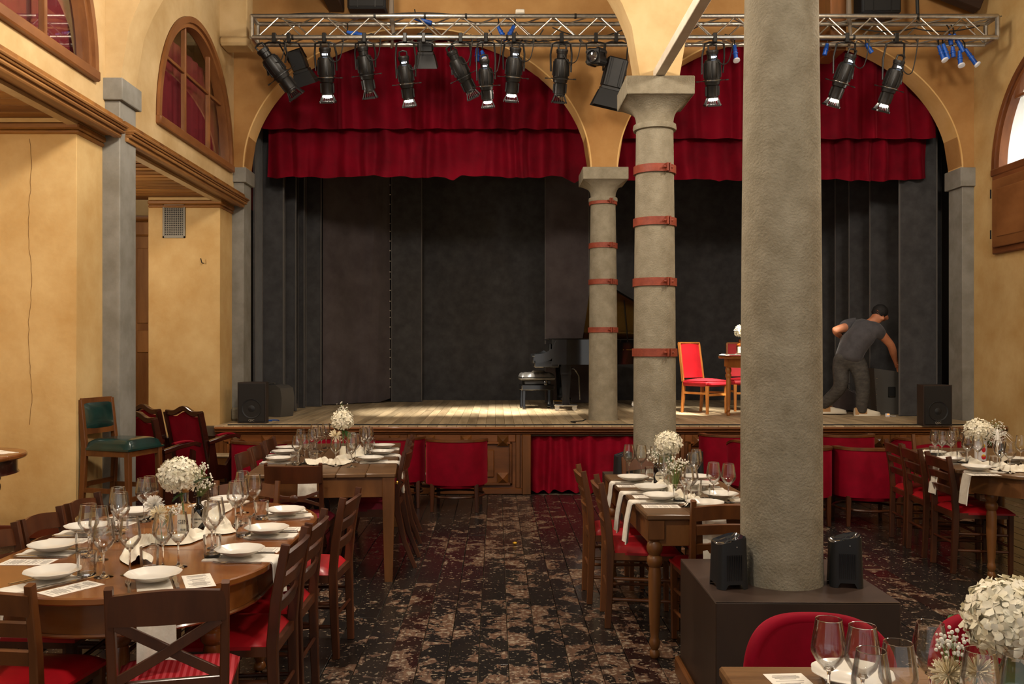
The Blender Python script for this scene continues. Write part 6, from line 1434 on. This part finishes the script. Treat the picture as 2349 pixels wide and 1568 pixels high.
# worn plank table
B4 = on_plane(788, 1052, TT); bottle(B4, .20, .036, 'thin_glass', 'clear bottle holding the drooping hydrangea on the worn plank table', lab=.7)
posy('hydrangea_posy', 'drooping white hydrangea with feather and green leaves on the worn plank table', B4, (-.01, 0, .30), .085, 6, 120, .02, (((0, 0, .21), (-.07, -.02, .24), .03), ((.01, 0, .22), (.05, -.03, .15), .03)), ((-.01, .02, .40), .06, 50))
t = thing('dried_posy', 'dried cream flower standing before the drooping hydrangea', 'flowers', on_plane(770, 1055, TT), 0, 'flower arrangements'); spiky(t, (0, 0, .19), .05, 9, n=90); MB().tube([(0, 0, .002), (0, 0, .17)], .002, 5).o('stem', 'stem', t)
# narrow table
B5 = on_plane(1533, 1118, TT); bottle(B5, .20, .033, 'thin_glass', 'clear ribbed bottle holding the round hydrangea on the narrow table')
posy('hydrangea_posy', 'round white hydrangea ball with a dark green leaf on the narrow table', B5, (0, 0, .275), .080, 8, 160, .018, (((0, 0, .21), (-.01, -.06, .15), .032), ((.02, 0, .24), (.075, -.01, .27), .02)), ((-.085, 0, .20), .055, 70))
B6 = on_plane(1512, 1112, TT); b = bottle(B6, .19, .036, 'black_bottle', 'black apothecary bottle with a round label on the narrow table', 'black_bottle')
MB().add([(.033 * math.cos(6.2832 * k / 20), -.0385, .06 + .033 * math.sin(6.2832 * k / 20)) for k in range(20)], [tuple(range(20))]).o('label', 'label_paper', b); text_obj("HENDRICK'S", .0105, 'black_ink', b, (0, -.0392, .066), (R(90), 0, 0)); text_obj('GIN', .010, 'black_ink', b, (0, -.0392, .048), (R(90), 0, 0))
t = thing('gypsophila_sprig', 'dense baby\'s breath in a glass in the middle of the narrow table', 'flowers', on_plane(1548, 1128, TT), 0, 'flower arrangements'); breath(t, (0, 0, .16), .06, 12, 120, (0, 0, .002)); breath(t, (.06, 0, .17), .03, 13, 40, (0, 0, .002))
# cut-corner table
B7 = on_plane(2250, 1058, TT); b = thing('ceramic_bottle', 'pale square ceramic bottle with a red and gold painted figure on the cut-corner table', 'bottle', B7, R(-30))
MB().box(-.042, .042, -.042, .042, .001, .17, .008).o('body', 'ceramic_white', b); MB().cyl((0, 0, .17), (0, 0, .20), .016, n=14).o('neck', 'ceramic_white', b)
pm = MB()
for (zz, w, hh) in ((.02, .016, .02), (.075, .014, .022)): pm.ball((.02, -.0425, zz + hh), (w, .002, hh), 12, 6)
pm.o('red_ornament', 'red_paint', b); pm = MB(); pm.ball((.02, -.043, .05), (.011, .002, .011), 10, 6); pm.ball((.02, -.043, .125), (.012, .002, .014), 10, 6); pm.o('gold_ornament', 'gold_paint', b)
posy('hydrangea_posy', 'white hydrangea with tall baby\'s breath on the cut-corner table', B7, (-.02, 0, .235), .095, 15, 140, .02, (((0, 0, .19), (-.08, -.03, .18), .03), ((.02, 0, .18), (.05, -.05, .12), .025)), ((.12, .02, .24), .085, 130))
t = thing('feather_plume', 'fluffy white feather plume beside the hydrangea on the cut-corner table', 'feather', on_plane(2288, 1062, TT), 0); fm = MB()
for k in range(60):
    a = rnd.uniform(0, 6.28); l = rnd.uniform(.05, .11); z0 = rnd.uniform(.12, .24); fm.tube([(0, 0, z0), (math.cos(a) * l * .6, math.sin(a) * l * .6, z0 + .03), (math.cos(a) * l, math.sin(a) * l, z0 - .01)], [.0016, .0012, .0005], 3)
tag(fm.o('plume', 'feather', t), None, kind='stuff'); MB().lathe([(.004, .0), (.006, .12), (.018, .17), (.010, .24), (.002, .26)], 10).o('quill', 'feather', t)
B8 = on_plane(2300, 1066, TT); b = bottle(B8, .16, .030, 'black_bottle', 'small black bottle with a pointed paper label on the cut-corner table', 'black_bottle'); MB().add([(-.028, -.0325, .02), (.028, -.0325, .05), (-.028, -.0325, .10)], [(0, 1, 2)]).o('label', 'label_paper', b)
# near right table
B9 = Vector((1.19, 2.06, TT)); b = thing('fluted_vase', 'clear fluted glass vase holding the largest hydrangea at the bottom right', 'vase', B9)
MB().lathe([(.036, 0), (.04, .004), (.036, .05), (.034, .11), (.040, .14), (.038, .14), (.032, .11), (.034, .05), (.037, .008)], 24, cap=False).o('body', 'thin_glass', b)
posy('hydrangea_posy', 'largest white hydrangea, close to the camera at the right edge', B9, (.0, 0, .235), .098, 21, 230, .022, (((0, 0, .15), (-.03, -.07, .06), .04), ((.03, 0, .16), (.10, -.05, .05), .04)))
B10 = Vector((1.045, 2.02, TT)); b = thing('bud_vase', 'small ribbed glass vase holding cream chrysanthemums on the near right table', 'vase', B10)
MB().lathe([(.026, 0), (.028, .004), (.027, .07), (.020, .085), (.022, .09), (.020, .09), (.018, .085), (.025, .07), (.026, .006)], 20, cap=False).o('body', 'thin_glass', b)
t = thing('chrysanthemum_posy', 'two cream spiky chrysanthemums with baby\'s breath on the near right table', 'flowers', B10, 0, 'flower arrangements'); spiky(t, (-.028, -.01, .13), .038, 31, n=200, up=.5); spiky(t, (.038, -.01, .135), .038, 32, n=200, up=.5); breath(t, (-.005, .02, .19), .04, 33, 60, (0, 0, .08))
for s in (-.028, .038): MB().tube([(0, 0, .01), (s * .5, -.005, .07), (s, -.01, .12)], .0025, 5).o('stem', 'stem', t)
# stage table
fl_ = Vector(ft.location); B11 = Vector((px2(1697, 11.2), 11.2, SZ + .785)); bottle(B11, .19, .042, 'amber_glass', 'amber apothecary bottle on the small stage table', 'amber_bottle', lab=.9, text='1', stopper=None)
posy('hydrangea_posy', 'white hydrangea glowing in the spotlight on the small stage table', B11, (.02, 0, .29), .085, 41, 90, .02, (((0, 0, .2), (.06, -.03, .16), .02),))
lm = on_plane(1181, 1249, 0); lm.z = 0; tag(MB().ball((lm.x, lm.y, .014), (.02, .016, .013), 12, 8).o('lemon_wedge', 'gold_paint'), 'small bright yellow scrap lying on the worn aisle floor', 'scrap')
lf = on_plane(2175, 1423, 0); lt = thing('fallen_leaf', 'fallen green and yellow leaf on the dark floor behind the hydrangea', 'leaf', (lf.x, lf.y, .004)); leafy(lt, (0, 0, 0), (.05, .03, .02), .014)

# ------------------------------------------------------------------ battery uplights on the plinths
def uplight(x, y, z, rz, label):
    t = thing('battery_uplight', label, 'uplight', (x, y, z + .001), rz, 'black battery uplights'); w = .068
    def sh(u, v):
        a = 2 * math.pi * u; ca, sa = math.cos(a), math.sin(a); p = 4.5; r = (abs(ca) ** p + abs(sa) ** p) ** (-1 / p); k = 1.06 - .10 * v
        zt = .205 + .018 * math.sin(ca * 1.4 + .5); zb = .022 if abs(ca * r) < .55 or abs(sa * r) < .55 else 0.0
        return (w * r * ca * k, w * r * sa * k, zb + (zt - zb) * v)
    MB().grid(sh, 48, 6, True).o('housing', 'black_plastic', t, ang=50)
    MB().grid(lambda u, v: tuple(Vector(sh(u, 1)).lerp(Vector((0, 0, .188)), v * .9) - Vector((0, 0, .010 * (v > .05)))), 48, 4, True).o('top_recess', 'lens_glass', t)
    ri = MB()
    for s in range(9): xx = -.032 + s * .008; ri.box(xx - .0015, xx + .0015, -w * 1.02 - .003, -w * .97, .04, .15)
    ri.o('cooling_ribs', 'black_metal', t)
    MB().ball((.01, -w * .99, .185), .0035, 6, 4).o('screw', 'silver', t); MB().tube([(-.03, -.03, .19), (-.01, -.02, .205), (.02, -.02, .205), (.035, -.03, .19)], .005, 6).o('carry_handle', 'black_plastic', t)
PZ = .572
uplight(1.030, 3.96, PZ, R(8), 'black battery uplight at the left foot of the big column'); uplight(1.555, 3.985, PZ, R(-12), 'black battery uplight at the right foot of the big column')
uplight(1.02, 7.18, PZ, R(10), 'black battery uplight left of the middle column, behind the narrow table'); uplight(1.60, 7.20, PZ, R(-10), 'black battery uplight right of the middle column, behind the hydrangea')
